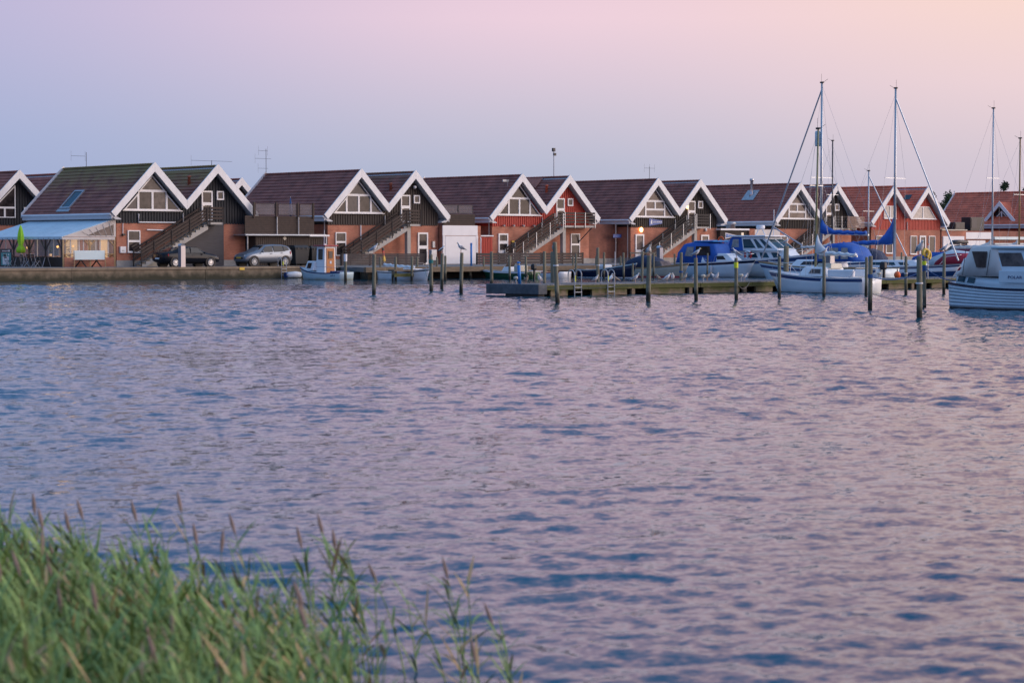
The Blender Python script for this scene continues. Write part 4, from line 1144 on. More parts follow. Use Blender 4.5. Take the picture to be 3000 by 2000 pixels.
# four door saloon, front towards +x
sal = [(-2.40, .42, .88, .95, .80, .80), (-2.30, .30, .95, 1.06, .82, .93), (-1.95, .22, .98, 1.10, .82, .99), (-1.55, .20, .96, 1.14, .78, 1.0), (-1.05, .20, .95, 1.36, .72, 1.0), (-.45, .20, .94, 1.46, .72, 1.0), (.25, .20, .93, 1.46, .72, 1.0),
       (.75, .20, .92, 1.30, .74, 1.0), (1.20, .20, .90, 1.03, .80, 1.0), (1.65, .21, .84, .95, .84, .99), (2.10, .24, .76, .86, .84, .95), (2.34, .30, .66, .74, .82, .84), (2.42, .40, .58, .64, .8, .72)]
gs = dict(side=[[(.92, .98, .955), (.40, 1.36, .80), (-.12, 1.39, .79), (-.16, .985, .955)], [(-.26, .985, .955), (-.22, 1.39, .79), (-.70, 1.33, .80), (-1.18, 1.04, .94), (-1.14, .995, .955)]],
          front=((1.12, 1.05, .74), (.50, 1.40, .62)), rear=((-1.62, 1.15, .68), (-.98, 1.385, .60)), mirror=(.86, .99), handles=((.02, .84), (-1.02, .86)),
          lights=[('headlight', 2.30, 1.98, .60, .74, .62, .86, 'light_clear'), ('tail_light', -2.34, -2.02, .76, .92, .60, .90, 'light_red')], plates=[('number_plate', -2.42, .55, 'canvas_white'), ('number_plate', 2.43, .42, 'canvas_white')])
CAR1 = car('saloon_car', 'glossy black saloon car parked below the outside stairs', (84.25, 128.2, Q), 0, 4.84, 1.82, 1.47, 'paint_black', sal, 2.95, gs)
suv = [(-2.10, .40, .98, 1.02, .80, .82), (-2.04, .30, 1.05, 1.30, .78, .94), (-1.80, .24, 1.06, 1.52, .74, .99), (-1.3, .22, 1.04, 1.60, .73, 1.0), (-.5, .22, 1.02, 1.615, .73, 1.0), (.15, .22, 1.0, 1.58, .73, 1.0),
       (.62, .22, .99, 1.40, .74, 1.0), (1.05, .23, .97, 1.12, .80, 1.0), (1.50, .24, .93, 1.03, .85, .99), (1.90, .27, .84, .95, .84, .95), (2.08, .32, .70, .80, .82, .86), (2.15, .42, .6, .66, .8, .76)]
gv = dict(side=[[(.78, 1.06, .95), (.30, 1.44, .80), (-.26, 1.50, .79), (-.28, 1.06, .955)], [(-.38, 1.06, .955), (-.36, 1.505, .79), (-1.18, 1.50, .79), (-1.22, 1.09, .95)], [(-1.28, 1.10, .95), (-1.25, 1.495, .79), (-1.58, 1.42, .82), (-1.78, 1.20, .90)]],
          front=((.98, 1.13, .76), (.38, 1.50, .64)), rear=((-2.03, 1.12, .70), (-1.86, 1.46, .66)), mirror=(.72, 1.07), handles=((-.10, .92), (-1.06, .96)),
          lights=[('headlight', 2.08, 1.68, .68, .83, .60, .87, 'light_clear'), ('tail_light', -2.08, -1.86, .86, 1.08, .66, .90, 'light_red')], plates=[('number_plate', 2.17, .58, 'sign_yellow'), ('number_plate', -2.12, .72, 'canvas_white')])
CAR2 = car('crossover_car', 'silver grey crossover car parked beside the black waste containers', (91.05, 128.4, Q), R(180), 4.3, 1.79, 1.62, 'paint_silver', suv, 2.78, gv, True)
MB().loft([[(2.10, -.45, .36), (2.16, -.5, .62), (2.0, -.42, .86)], [(2.10, .45, .36), (2.16, .5, .62), (2.0, .42, .86)]], close=False).build('grille', 'black', CAR2)
CAR3 = car('estate_car', 'dark car with a long roof box in front of the brick garage', (169.0, 123.6, Q), R(180), 4.3, 1.79, 1.62, 'paint_black', suv, 2.78, gv, True)
rb = MB().loft([[(x, -.4 * k, 1.72 + .02), (x, -.36 * k, 1.72 + .36 * h), (x, .36 * k, 1.72 + .36 * h), (x, .4 * k, 1.74)] for x, k, h in ((-1.15, .9, .6), (-.9, 1, .95), (.2, 1, 1), (.8, .85, .7), (1.1, .5, .25))]).build('roof_box', 'steel_dark', CAR3, True)
for a in (-.6, .5): MB().box(a - .03, a + .03, -.65, .65, 1.62, 1.735).build('roof_bar', 'metal', CAR3)
CAR4 = car('estate_car', 'pale silver car parked behind the motor boats', (172.8, 122.2, Q), R(175), 4.3, 1.79, 1.62, 'paint_silver', suv, 2.78, gv, True)
# ================================================================== BOATS
class Hull:
    def __init__(s, L, B, zb, zm, zs, draft=.35, sw=.7, rake=.5, full=2.2, n=22):
        s.__dict__.update(locals())
    def half(s, t):
        if t < .45: return s.B / 2 * (s.sw + (1 - s.sw) * math.sin(math.pi / 2 * t / .45))
        return s.B / 2 * max(.012, 1 - ((t - .45) / .55) ** s.full)
    def sheer(s, t):
        a = 2 * (s.zb + s.zs - 2 * s.zm); b = s.zb - s.zs - a
        return s.zs + b * t + a * t * t
    def pt(s, t, f, side, out=0.0):
        """f 0 at the waterline, 1 at the sheer"""
        z = s.sheer(t) * f; b = s.half(t) * (.88 + .12 * max(f, 0) ** .7)
        x = (t - .5) * s.L + s.rake * (max(f, -.2) - .35) * t ** 5 - (.10 * s.L * .25) * 0
        return Vector((x, side * (b + out), z))
    def skin(s, inner=0.0):
        m = MB(); R_ = []
        for i in range(s.n + 1):
            t = i / s.n; k = min(1, 1.25 - t) if t > .25 else 1
            x0 = (t - .5) * s.L - .12 * s.L * max(0, t - .8)
            b = s.half(t)
            ring = [s.pt(t, f, 1) for f in (1, .66, .33, 0)] + [Vector((x0, b * .62, -s.draft * .55 * k)), Vector((x0, 0, -s.draft * k)), Vector((x0, -b * .62, -s.draft * .55 * k))] + [s.pt(t, f, -1) for f in (0, .33, .66, 1)]
            R_.append(ring)
        return m.loft(R_)
    def strip(s, f0, f1, out, t0=0.0, t1=1.0):
        m = MB(); N = s.n
        for side in (-1, 1):
            r = []
            for i in range(N + 1):
                t = t0 + (t1 - t0) * i / N
                r.append([s.pt(t, f0, side, out), s.pt(t, f1, side, out), s.pt(t, f1, side, -.01), s.pt(t, f0, side, -.01)])
            m.loft(r)
        return m
class Fr:
    """frustum block (cabin): bottom and top rectangles given as (x aft, x fwd, half width aft, half width fwd, z)"""
    def __init__(s, bot, top):
        s.b, s.t = bot, top
    def c(s, face, a, h):
        def L(p, q, k): return p + (q - p) * k
        b, t = s.b, s.t
        def pt(u, sd, h):
            return Vector((L(L(b[0], b[1], u), L(t[0], t[1], u), h), sd * L(L(b[2], b[3], u), L(t[2], t[3], u), h), L(b[4], t[4], h)))
        if face == 'P': return pt(a, 1, h)
        if face == 'S': return pt(a, -1, h)
        u = 1 if face == 'F' else 0
        return pt(u, -1, h).lerp(pt(u, 1, h), a)
    def body(s):
        m = MB(); v = []
        for q in (s.b, s.t): v += [(q[0], -q[2], q[4]), (q[1], -q[3], q[4]), (q[1], q[3], q[4]), (q[0], q[2], q[4])]
        return m.add(v, [(0, 3, 2, 1), (4, 5, 6, 7), (0, 1, 5, 4), (1, 2, 6, 5), (2, 3, 7, 6), (3, 0, 4, 7)])
    def pane(s, face, a0, a1, h0, h1, parent, m='glass', name='window', out=.012, sk=0.0, frame=None):
        q = [s.c(face, a0, h0), s.c(face, a1, h0), s.c(face, a1 - sk, h1), s.c(face, a0 + sk * .3, h1)]
        n = (q[1] - q[0]).cross(q[3] - q[0]).normalized()
        if face == 'P' or face == 'A': n = -n
        cen = Vector(((s.b[0] + s.b[1]) / 2, 0, (s.b[4] + s.t[4]) / 2))
        if n.dot(q[0] - cen) < 0: n = -n
        o = MB().add([p + n * out for p in q] + [p - n * .01 for p in q], [(0, 1, 2, 3), (7, 6, 5, 4), (0, 4, 5, 1), (1, 5, 6, 2), (2, 6, 7, 3), (3, 7, 4, 0)]).build(name, m, parent)
        if frame:
            fm = MB()
            for i in range(4): fm.beam(q[i] + n * out, q[(i + 1) % 4] + n * out, .03, .03)
            fm.build('window_frame', frame, o)
        return o
def boat(name, lab, cat, x, y, rz, **k):
    t = thing(name, lab, cat, (x, y, 0), R(rz)); h = Hull(**k); return t, h
def cleat_line(p, q, sag, name, lab, m='rope', r=.012):
    p = Vector(p); q = Vector(q)
    pts = [p.lerp(q, i / 10) - Vector((0, 0, sag * 4 * (i / 10) * (1 - i / 10))) for i in range(11)]
    return tag(MB().tube(pts, r, 5).build(name, m), lab, 'rope', 'mooring lines')
def rail(t, pts, r=.014, m='metal', name='pulpit'):
    return MB().tube(pts, r, 6).build(name, m, t)
def outboard(t, x, y, z, m='black'):
    o = MB().loft([[(x + a * .16 * k, y + b * .13 * k, z + dz) for a, b in ((-1.2, -1), (1, -1), (1, 1), (-1.2, 1))] for dz, k in ((0, .8), (.12, 1.05), (.34, 1), (.46, .7))]).build('outboard', m, t, bevel=.03)
    MB().loft([[(x - .06 + a * .07, y + b * .045, z + dz) for a, b in ((-1, -1), (1, -1), (1, 1), (-1, 1))] for dz in (-.75, .02)]).build('outboard_leg', m, o)
    return o
def sail_cover(t, p, q, m, r0=.13, r1=.08, peak=0.0):
    p = Vector(p); q = Vector(q); n = 30; R_ = []
    for i in range(n + 1):
        k = i / n; c = p.lerp(q, k)
        h = (r0 + (r1 - r0) * k) * 1.4 + peak * max(0, 1 - k / .30) ** 1.7
        w = .06 + (r0 + (r1 - r0) * k) * .55
        w *= 1 + .14 * math.sin(i * 1.3) + rnd.uniform(-.10, .10); h *= 1 + .07 * math.sin(i * 1.9 + 1) + rnd.uniform(-.05, .05)
        c = c - Vector((0, 0, .05 * abs(math.sin(i * math.pi / 6))))
        R_.append([(c.x, c.y - w, c.z + .02), (c.x, c.y - w * .85, c.z + h * .55), (c.x, c.y, c.z + h), (c.x, c.y + w * .85, c.z + h * .55), (c.x, c.y + w, c.z + .02), (c.x, c.y, c.z - .05)])
    return MB().loft(R_).build('sail_cover', m, t, True)
def wire(t, p, q, r=.006, m='galv', name='stay'):
    return MB().tube([p, q], r, 4).build(name, m, t)

# ---- little wheelhouse boat
t, h = boat('wheelhouse_boat', 'small white boat with a tall wheelhouse, orange wooden door and red roof', 'boat', 88.15, 117.1, 92, L=4.8, B=1.95, zb=.86, zm=.52, zs=.55, sw=.62, rake=.45, full=2.0)
h.skin().build('hull', 'hull_pale_d', t, True)
h.strip(.88, 1.03, .03).build('rub_rail', 'stripe_blue', t)
f = Fr((.30, 1.75, .78, .42, .62), (.30, 1.45, .62, .32, 1.28)); c = f.body().build('fore_cabin', 'hull_white', t, bevel=.06)
f.pane('P', .30, .72, .28, .78, c, 'glass', frame='black'); f.pane('S', .30, .72, .28, .78, c, 'glass', frame='black')
f = Fr((-.62, .34, .50, .46, .45), (-.60, .30, .46, .42, 2.28)); c = f.body().build('wheelhouse', 'white', t, bevel=.02)
f.pane('P', .25, .75, .52, .90, c, 'glass', frame='black'); f.pane('S', .25, .75, .52, .90, c, 'glass', frame='black'); f.pane('F', .1, .9, .60, .92, c, 'glass', frame='black')
d = f.pane('A', .12, .84, .02, .93, c, 'wood_orange', 'door', .03)
fd = Fr((-.66, .3, .50, .46, .45), (-.64, .30, .46, .42, 2.28))
fd.pane('A', .30, .66, .55, .83, d, 'glass', 'door_window', .012, frame='wood_orange'); fd.pane('A', .40, .56, .36, .46, d, 'canvas_white', 'notice', .008)
MB().box(-.80, .48, -.60, .60, 2.29, 2.37).build('roof', 'red_roof', t, bevel=.03)
MB().tube([(-.2, .2, 2.37), (-.32, .25, 3.4)], .018, 6).build('aerial', 'white', t)
MB().box(-.1, .0, -.05, .05, 2.37, 2.47).build('nav_light', 'white', t)
for s in (-1, 1): MB().tube([h.pt(.04, 1, s) + Vector((0, -.05 * s, .32)), h.pt(.45, 1, s) + Vector((0, -.03 * s, .40))], .014, 6).build('hand_rail', 'galv', t)
for a in (-1.9, -1.4): MB().box(a - .12, a + .12, -.55, .55, .50, .62).build('thwart', 'stripe_blue', t)
def hull_marks(t, h, tt, f, words, hh, m, side=1):
    base = h.pt(tt, f, side, .012); nx = h.pt(tt + .05, f, side, .012)
    d = (nx - base).normalized() * (-1 if side > 0 else 1)
    return glyphs(words, hh, lambda a, z: tuple(base + d * a + Vector((0, 0, z))), t, m)
hull_marks(t, h, .17, .50, (3, 1), .12, 'stripe_blue')
fd_ = tag(MB().tube([(89.9, 123.9, .24), (90.7, 123.9, .27), (91.1, 123.9, .25)], [.20, .23, .19], 12).build('fender_roll', 'canvas_white', None, True), 'grey white floating fender roll at the quay beside the wheelhouse boat', 'fender')
MB().tube([(89.78, 123.9, .24), (89.9, 123.9, .24)], .205, 12).build('blue_end', 'stripe_blue', fd_)

# ---- white dinghy with flag
t, h = boat('open_dinghy', 'open white dinghy with a covered boom and a drooping striped flag', 'boat', 91.25, 112.1, -90, L=4.7, B=1.75, zb=.78, zm=.58, zs=.60, sw=.7, rake=.25, full=2.4)
h.skin().build('hull', 'hull_white_d', t, True)
h.strip(.84, .92, .012).build('dark_line', 'steel_dark', t)
h.strip(.96, 1.05, .03).build('gunwale', 'white', t)
MB().box(.3, 1.2, -.5, .5, .66, .78).build('foredeck_hatch', 'white', t, bevel=.03)
sail_cover(t, (.9, 0, .85), (-2.3, .0, 1.02), 'canvas_white', .09, .10)
rail(t, [h.pt(.98, 1, -1), h.pt(.93, 1, -1) + Vector((0, 0, .35)), h.pt(.93, 1, 1) + Vector((0, 0, .35)), h.pt(.98, 1, 1)])
MB().tube([(-2.2, 0, .6), (-2.45, 0, 2.15)], .018, 6).build('flag_staff', 'wood_tan', t)
fl = thing('striped_flag', 'drooping black red and gold flag on the dinghy stern staff', 'flag', (91.25, 114.55, 1.25))
for k, (m_, z0, z1) in enumerate((('black', .72, .95), ('red', .38, .74), ('sign_yellow', 0, .40))):
    r = []
    for i in range(6):
        z = z0 + (z1 - z0) * i / 5
        r.append([(.10 - z * .14 + .09 * math.cos(a) * (1 + .3 * math.sin(z * 9)), -.02 + .04 * math.sin(a), z) for a in [math.pi * 2 * j / 8 for j in range(8)]])
    MB().loft(r).build('flag_band', m_, fl, True)

# ---- green motor boat
t, h = boat('green_motor_boat', 'low dark green motor boat with white deck and black tilted outboard', 'boat', 100.7, 112.2, 90, L=5.0, B=1.8, zb=.62, zm=.52, zs=.50, sw=.85, rake=.5, full=2.0)
h.skin().build('hull', 'hull_green', t, True)
h.strip(.80, 1.02, .025).build('gunwale', 'white', t)
f = Fr((-.6, .3, .5, .45, .5), (-.5, .1, .42, .36, .85)); c = f.body().build('console', 'white', t, bevel=.03)
MB().add([(-.1, -.42, .85), (-.1, .42, .85), (-.32, .36, 1.15), (-.32, -.36, 1.15)], [(0, 1, 2, 3)]).build('windshield', 'tint', c)
MB().box(-1.5, -1.1, -.5, .5, .5, .95).build('seat', 'hull_cream', t, bevel=.05)
MB().box(-2.47, -2.40, -.72, .72, .05, .56).build('transom', 'hull_cream', t)
o = outboard(t, -2.62, 0, .62)
t, h = boat('white_skiff', 'plain white skiff lying behind the green motor boat', 'boat', 105.0, 113.0, 90, L=4.2, B=1.5, zb=.6, zm=.45, zs=.48, sw=.8, rake=.4)
h.skin().build('hull', 'hull_white_d', t, True); h.strip(.85, 1.02, .025).build('gunwale', 'red_roof', t)
MB().box(-.4, -.1, -.6, .6, .42, .47).build('thwart', 'wood_tan', t)

# ---- navy boat
t, h = boat('navy_boat', 'long open boat with dark navy hull and pale gunwale', 'boat', 109.9, 111.7, -90, L=5.6, B=2.0, zb=1.05, zm=.62, zs=.62, sw=.6, rake=.5, full=2.2)
h.skin().build('hull', 'hull_navy', t, True); h.strip(.93, 1.03, .03).build('gunwale', 'hull_pale', t)
h.strip(-.04, .05, .012).build('boot_top', 'hull_white', t)
for a in (-1.8, -.6, .6): MB().box(a - .13, a + .13, -.7, .7, .56, .62).build('thwart', 'wood_tan', t)
MB().tube([(.9, 0, .6), (.9, 0, 1.9)], .02, 6).build('light_pole', 'white', t)
MB().box(-.5, .2, -.45, .45, .62, .95).build('tarp_heap', 'canvas_white', t, bevel=.1)
# ---- cream boat with navy cover
t, h = boat('covered_boat', 'cream wooden boat with a navy cover and small windscreen', 'boat', 115.0, 111.4, -90, L=5.6, B=2.1, zb=1.0, zm=.72, zs=.70, sw=.8, rake=.55, full=2.2)
h.skin().build('hull', 'hull_cream', t, True); h.strip(.9, 1.03, .03).build('gunwale', 'wood_tan', t); h.strip(-.1, .10, .012).build('boot_top', 'red_roof', t)
r = []
for i in range(9):
    x_ = -2.7 + 3.0 * i / 8; k = .55 + .35 * math.sin(i / 8 * math.pi) ** .5
    r.append([(x_, -.95, .70), (x_, -.6, .70 + k * .8), (x_, 0, .72 + k), (x_, .6, .70 + k * .8), (x_, .95, .70)])
MB().loft(r).build('cover', 'canvas_navy', t, True)
f = Fr((.3, 1.1, .75, .6, .75), (.3, .7, .6, .5, 1.2)); f.body().build('windscreen', 'tint', t, bevel=.05)

# ---- cruiser with blue canopy
t, h = boat('canopy_cruiser', 'white cabin cruiser with a bright blue folding canopy', 'boat', 120.9, 110.9, -90, L=6.8, B=2.5, zb=1.25, zm=1.0, zs=.95, sw=.88, rake=.9, full=2.4)
h.skin().build('hull', 'hull_blue', t, True); h.strip(.84, .99, .02).build('rub_band', 'hull_navy', t); h.strip(.99, 1.06, .03).build('gunwale', 'white', t)
f = Fr((-.6, 2.5, 1.1, .55, 1.05), (-.5, 1.5, .95, .5, 1.75)); c = f.body().build('cabin', 'hull_white', t, bevel=.06)
for s_ in 'PS': f.pane(s_, .12, .42, .3, .8, c, 'glass', frame='white'); f.pane(s_, .50, .80, .3, .75, c, 'glass', frame='white')
r = []
for x_, z_, w_ in ((-3.25, 1.15, 1.0), (-3.1, 1.9, .98), (-2.5, 2.5, .95), (-1.4, 2.65, .95), (-.2, 2.6, .92), (.5, 2.45, .85), (.75, 1.85, .85)):
    r.append([(x_, -w_ * 1.1, 1.02), (x_, -w_ * 1.05, (z_ + 1.02) / 2), (x_, -w_, z_ - .1), (x_, -w_ * .7, z_), (x_, w_ * .7, z_), (x_, w_, z_ - .1), (x_, w_ * 1.05, (z_ + 1.02) / 2), (x_, w_ * 1.1, 1.02)])
cv = MB().loft(r).build('canopy', 'canvas_blue', t, True)
MB().box(-1.6, .5, -.88, .88, 2.62, 2.72).build('canopy_top', 'canvas_light', cv, bevel=.06)
for s_ in (-1, 1):
    MB().add([(-2.3, s_ * 1.07, 1.55), (-1.5, s_ * 1.07, 1.5), (-1.4, s_ * 1.0, 2.25), (-2.1, s_ * 1.0, 2.25), (-2.3, s_ * 1.04, 1.55)][:4], [(0, 1, 2, 3)]).build('clear_panel', 'curtain', cv)
    MB().add([(-1.2, s_ * 1.07, 1.6), (.3, s_ * .99, 1.6), (.2, s_ * .95, 2.3), (-1.2, s_ * 1.0, 2.3)], [(0, 1, 2, 3)]).build('clear_panel', 'glass', cv)
outboard(t, -3.6, 0, .65)
rail(t, [h.pt(.6, 1, -1) + Vector((0, .1, .05)), h.pt(.62, 1, -1) + Vector((0, .1, .5)), h.pt(.97, 1, -1) + Vector((0, 0, .5)), h.pt(.97, 1, 1) + Vector((0, 0, .5)), h.pt(.62, 1, 1) + Vector((0, -.1, .5)), h.pt(.6, 1, 1) + Vector((0, -.1, .05))])

# ---- the big white cruiser
t, h = boat('cabin_cruiser', 'large white cabin cruiser with blue aft canvas and radar on its roof', 'boat', 124.4, 108.9, -90, L=11.4, B=3.5, zb=1.75, zm=1.18, zs=1.15, sw=.86, rake=1.1, full=2.5)
h.skin().build('hull', 'hull_blue', t, True)
h.strip(.80, .97, .025).build('dark_band', 'stripe_blue', t); h.strip(.99, 1.08, .03).build('gunwale', 'white', t)
f = Fr((-5.5, 3.4, 1.45, .7, 1.20), (-4.9, 2.4, 1.25, .6, 2.0)); c = f.body().build('trunk_cabin', 'hull_white', t, bevel=.07)
for s_ in 'PS':
    for a0, a1 in ((.05, .15), (.18, .28), (.52, .63), (.66, .76), (.80, .90)): f.pane(s_, a0, a1, .25, .78, c, 'glass_teal', frame='white', sk=.008)
f = Fr((-2.9, 2.2, 1.3, 1.1, 1.95), (-2.6, .6, 1.15, 1.0, 3.0)); c = f.body().build('deck_house', 'hull_white', t, bevel=.05)
for s_ in 'PS':
    for a0, a1 in ((.34, .60), (.63, .76), (.80, .94)): f.pane(s_, a0, a1, .18, .86, c, 'glass_teal', frame='white', sk=.03)
    f.pane(s_, .0, .32, .0, .98, c, 'canvas_blue', 'canvas_side', .02)
    f.pane(s_, .08, .24, .25, .85, c, 'curtain', 'clear_panel', .03)
f.pane('F', .06, .48, .15, .85, c, 'glass_teal', frame='white'); f.pane('F', .52, .94, .15, .85, c, 'glass_teal', frame='white')
f.pane('A', .02, .98, .02, .98, c, 'canvas_blue', 'canvas_back', .02)
MB().box(-3.0, 1.0, -1.32, 1.32, 3.01, 3.13).build('roof', 'white', t, bevel=.05)
cv = MB().box(-5.2, -4.0, -1.1, 1.1, 2.02, 2.75).build('aft_canvas', 'canvas_blue', t, bevel=.04)
rail(t, [(-5.3, -1.2, 1.9), (-5.3, -1.2, 2.8), (-3.1, -1.2, 2.8), (-3.1, -1.2, 1.9)], .02, 'white', 'stern_rail'); rail(t, [(-5.3, 1.2, 1.9), (-5.3, 1.2, 2.8), (-3.1, 1.2, 2.8), (-3.1, 1.2, 1.9)], .02, 'white', 'stern_rail')
MB().torus((-3.6, -1.22, 2.75), .26, .075, 'y', 18, 7, R(-40), R(220)).build('horseshoe_buoy', 'orange', t, True)
lb = MB().torus((-.55, -1.49, 1.62), .31, .075, 'y', 24, 7).build('life_ring', 'hull_white', t, True)
for a in (0, 180): MB().torus((-.55, -1.49, 1.62), .31, .083, 'y', 8, 7, R(a - 42), R(a + 42)).build('red_band', 'red', lb, True)
rd = MB().lathe([(.30, 3.62), (.34, 3.68), (.34, 3.86), (.28, 3.92)], (1.0 - 1.6, 0), 14).build('radar', 'white', t, True)
for a in (-.2, .2): MB().beam((-.6 + a * 1.6, a, 3.12), (-.6 + a * .5, a * .4, 3.63), .07, .07).build('radar_leg', 'white', rd)
MB().tube([(-2.2, -.3, 3.13), (-2.2, -.3, 3.35)], .09, 8).build('deck_lamp', 'lamp_warm', t)
MB().tube([(.75, 0, 3.13), (.75, 0, 5.1)], .03, 6).build('short_mast', 'white', t)
MB().beam((.75, 0, 3.75), (3.6, 0, 2.35), .09, .09).build('spar', 'alu', t)
rail(t, [h.pt(.5, 1.05, -1) + Vector((0, .1, .5))] + [h.pt(k, 1.05, -1) + Vector((0, .06, .55)) for k in (.6, .7, .8, .9, .985)] + [h.pt(k, 1.05, 1) + Vector((0, -.06, .55)) for k in (.985, .9, .8, .7, .6, .5)], .018, 'metal', 'pulpit')
for k in (.55, .7, .85, .95):
    for s_ in (-1, 1): MB().tube([h.pt(k, 1.05, s_) + Vector((0, -.06 * s_, 0)), h.pt(k, 1.05, s_) + Vector((0, -.06 * s_, .55))], .014, 6).build('stanchion', 'metal', t)

# ---- sail boats
def mast(t, x, z0, z1, m='alu', r=.075, lean=0.0):
    o = MB().tube([(x, 0, z0), (x + lean, 0, z1)], [r, r * .72], 10).build('mast', m, t, True)
    MB().box(x + lean - .12, x + lean + .12, -.05, .05, z1, z1 + .09).build('mast_head', 'black', o)
    MB().tube([(x + lean, 0, z1), (x + lean - .45, 0, z1 + .22)], .010, 5).build('wind_vane', 'black', o)
    MB().tube([(x + lean, .05, z1), (x + lean, .05, z1 + .55)], .008, 5).build('aerial', 'black', o)
    return o
def rig(t, h, mx, z1, bow=True, spread=(.55,), sw=.75, roller=True, fm='alu', stern=True):
    top = (mx, 0, z1 - .25); b = h.pt(.985, 1.0, 1); b.y = 0
    if roller:
        MB().tube([top, (b.x, 0, b.z + .25)], .045, 6).build('furled_jib', fm, t)
    else: wire(t, top, tuple(b))
    if stern: wire(t, (mx, 0, z1), tuple(h.pt(.01, 1, .001) + Vector((0, 0, .1))))
    for s_ in (-1, 1):
        p = top
        for k in spread:
            q = (mx, s_ * sw, 1.3 + (z1 - 1.3) * k); wire(t, p, q); p = q
            MB().beam((mx, 0, q[2]), q, .05, .035).build('spreader', 'alu', t)
        e = h.pt((mx / h.L) + .46, 1, s_); wire(t, p, tuple(e)); wire(t, (mx, 0, 1.3 + (z1 - 1.3) * spread[0]), tuple(h.pt((mx / h.L) + .40, 1, s_)))
# small sloop in front of the jetty
t, h = boat('small_sloop', 'small white sloop with blue stripe and a white furled sail moored at the jetty', 'sailboat', 81.15, 67.35, 90, L=6.0, B=2.1, zb=1.02, zm=.78, zs=.74, draft=.5, sw=.72, rake=.75, full=2.1)
h.skin().build('hull', 'hull_white_d', t, True)
h.strip(.80, .97, .015).build('blue_stripe', 'stripe_blue', t); h.strip(1.0, 1.06, .02).build('toe_rail', 'white', t); h.strip(-.16, .05, .014).build('boot_top', 'black', t)
f = Fr((-.8, 1.3, .80, .48, .82), (-.7, .9, .68, .38, 1.28)); c = f.body().build('cabin', 'white', t, bevel=.08)
for s_ in 'PS': f.pane(s_, .18, .62, .30, .78, c, 'tint', frame='galv', sk=.03)
f2 = Fr((-.85, .05, .46, .46, 1.2), (-.8, .0, .40, .40, 1.46)); f2.body().build('hatch', 'hull_cream', c, bevel=.03)
MB().box(-2.45, -.86, -.76, -.56, .80, 1.16).build('coaming', 'white', t, bevel=.06); MB().box(-2.45, -.86, .56, .76, .80, 1.16).build('coaming', 'white', t, bevel=.06)
mast(t, .50, 1.2, 8.0, 'olive_mast', .06, -.12)
MB().beam((.44, 0, 1.95), (-2.1, 0, 1.80), .08, .08).build('boom', 'alu', t)
sail_cover(t, (.40, 0, 1.96), (-2.0, 0, 1.84), 'canvas_white', .13, .09, .75)
rail(t, [h.pt(.82, 1, -1), h.pt(.88, 1, -1) + Vector((0, .04, .5)), h.pt(.99, 1, -1) + Vector((.1, 0, .52)), h.pt(.99, 1, 1) + Vector((.1, 0, .52)), h.pt(.88, 1, 1) + Vector((0, -.04, .5)), h.pt(.82, 1, 1)])
rail(t, [h.pt(.12, 1, -1), h.pt(.05, 1, -1) + Vector((0, 0, .5)), h.pt(.05, 1, 1) + Vector((0, 0, .5)), h.pt(.12, 1, 1)])
for k in (.3, .45, .6, .72):
    for s_ in (-1, 1): MB().tube([h.pt(k, 1, s_), h.pt(k, 1, s_) + Vector((0, 0, .5))], .012, 5).build('stanchion', 'metal', t)
rig(t, h, .48, 7.9, roller=False, spread=(.6,), sw=.5)
# tall sloop with blue covers behind the jetty, stern to it
t, h = boat('tall_sloop', 'tall masted sloop with blue sprayhood and blue boom cover behind the jetty', 'sailboat', 98.15, 81.3, 90, L=9.2, B=2.9, zb=1.3, zm=1.02, zs=1.0, draft=.6, sw=.75, rake=.9, full=2.1)
h.skin().build('hull', 'hull_blue', t, True); h.strip(.78, .92, .015).build('stripe', 'stripe_blue', t); h.strip(1, 1.06, .02).build('toe_rail', 'wood_tan', t)
f = Fr((-1.0, 2.4, 1.0, .5, 1.05), (-.9, 1.9, .85, .42, 1.5)); c = f.body().build('cabin', 'white', t, bevel=.08)
for s_ in 'PS': f.pane(s_, .15, .75, .3, .75, c, 'glass', sk=.03)
r = []
for x_, z_, w_ in ((-2.8, 1.8, .9), (-2.5, 2.25, .92), (-1.6, 2.5, .95), (-.7, 2.42, .92), (0, 2.0, .85), (.3, 1.5, .8)):
    r.append([(x_, -w_ * 1.05, 1.4), (x_, -w_, z_ - .15), (x_, -w_ * .6, z_), (x_, w_ * .6, z_), (x_, w_, z_ - .15), (x_, w_ * 1.05, 1.4)])
cv = MB().loft(r).build('cockpit_tent', 'canvas_blue', t, True)
for s_ in (-1, 1):
    for a, b in ((-2.5, -1.95), (-1.8, -1.0), (-.85, -.3)):
        MB().add([(a, s_ * 1.01, 1.55), (b, s_ * 1.01, 1.55), (b - .05, s_ * .985, 2.2), (a + .05, s_ * .985, 2.2)], [(0, 1, 2, 3)]).build('clear_panel', 'curtain', cv)
mast(t, .35, 1.4, 11.9, 'alu', .085)
MB().beam((.3, 0, 3.05), (-3.2, 0, 2.95), .09, .10).build('boom', 'alu', t)
sail_cover(t, (.28, 0, 3.08), (-3.0, 0, 3.02), 'canvas_blue', .17, .12, .55)
rig(t, h, .35, 11.8, spread=(.48,), sw=.95, fm='alu')
MB().lathe([(.16, 8.2), (.19, 8.3), (.19, 9.0), (.16, 9.1)], (.62, 0), 10).build('radar_reflector', 'hull_pale', t, True)
outboard(t, -4.75, .6, .95)
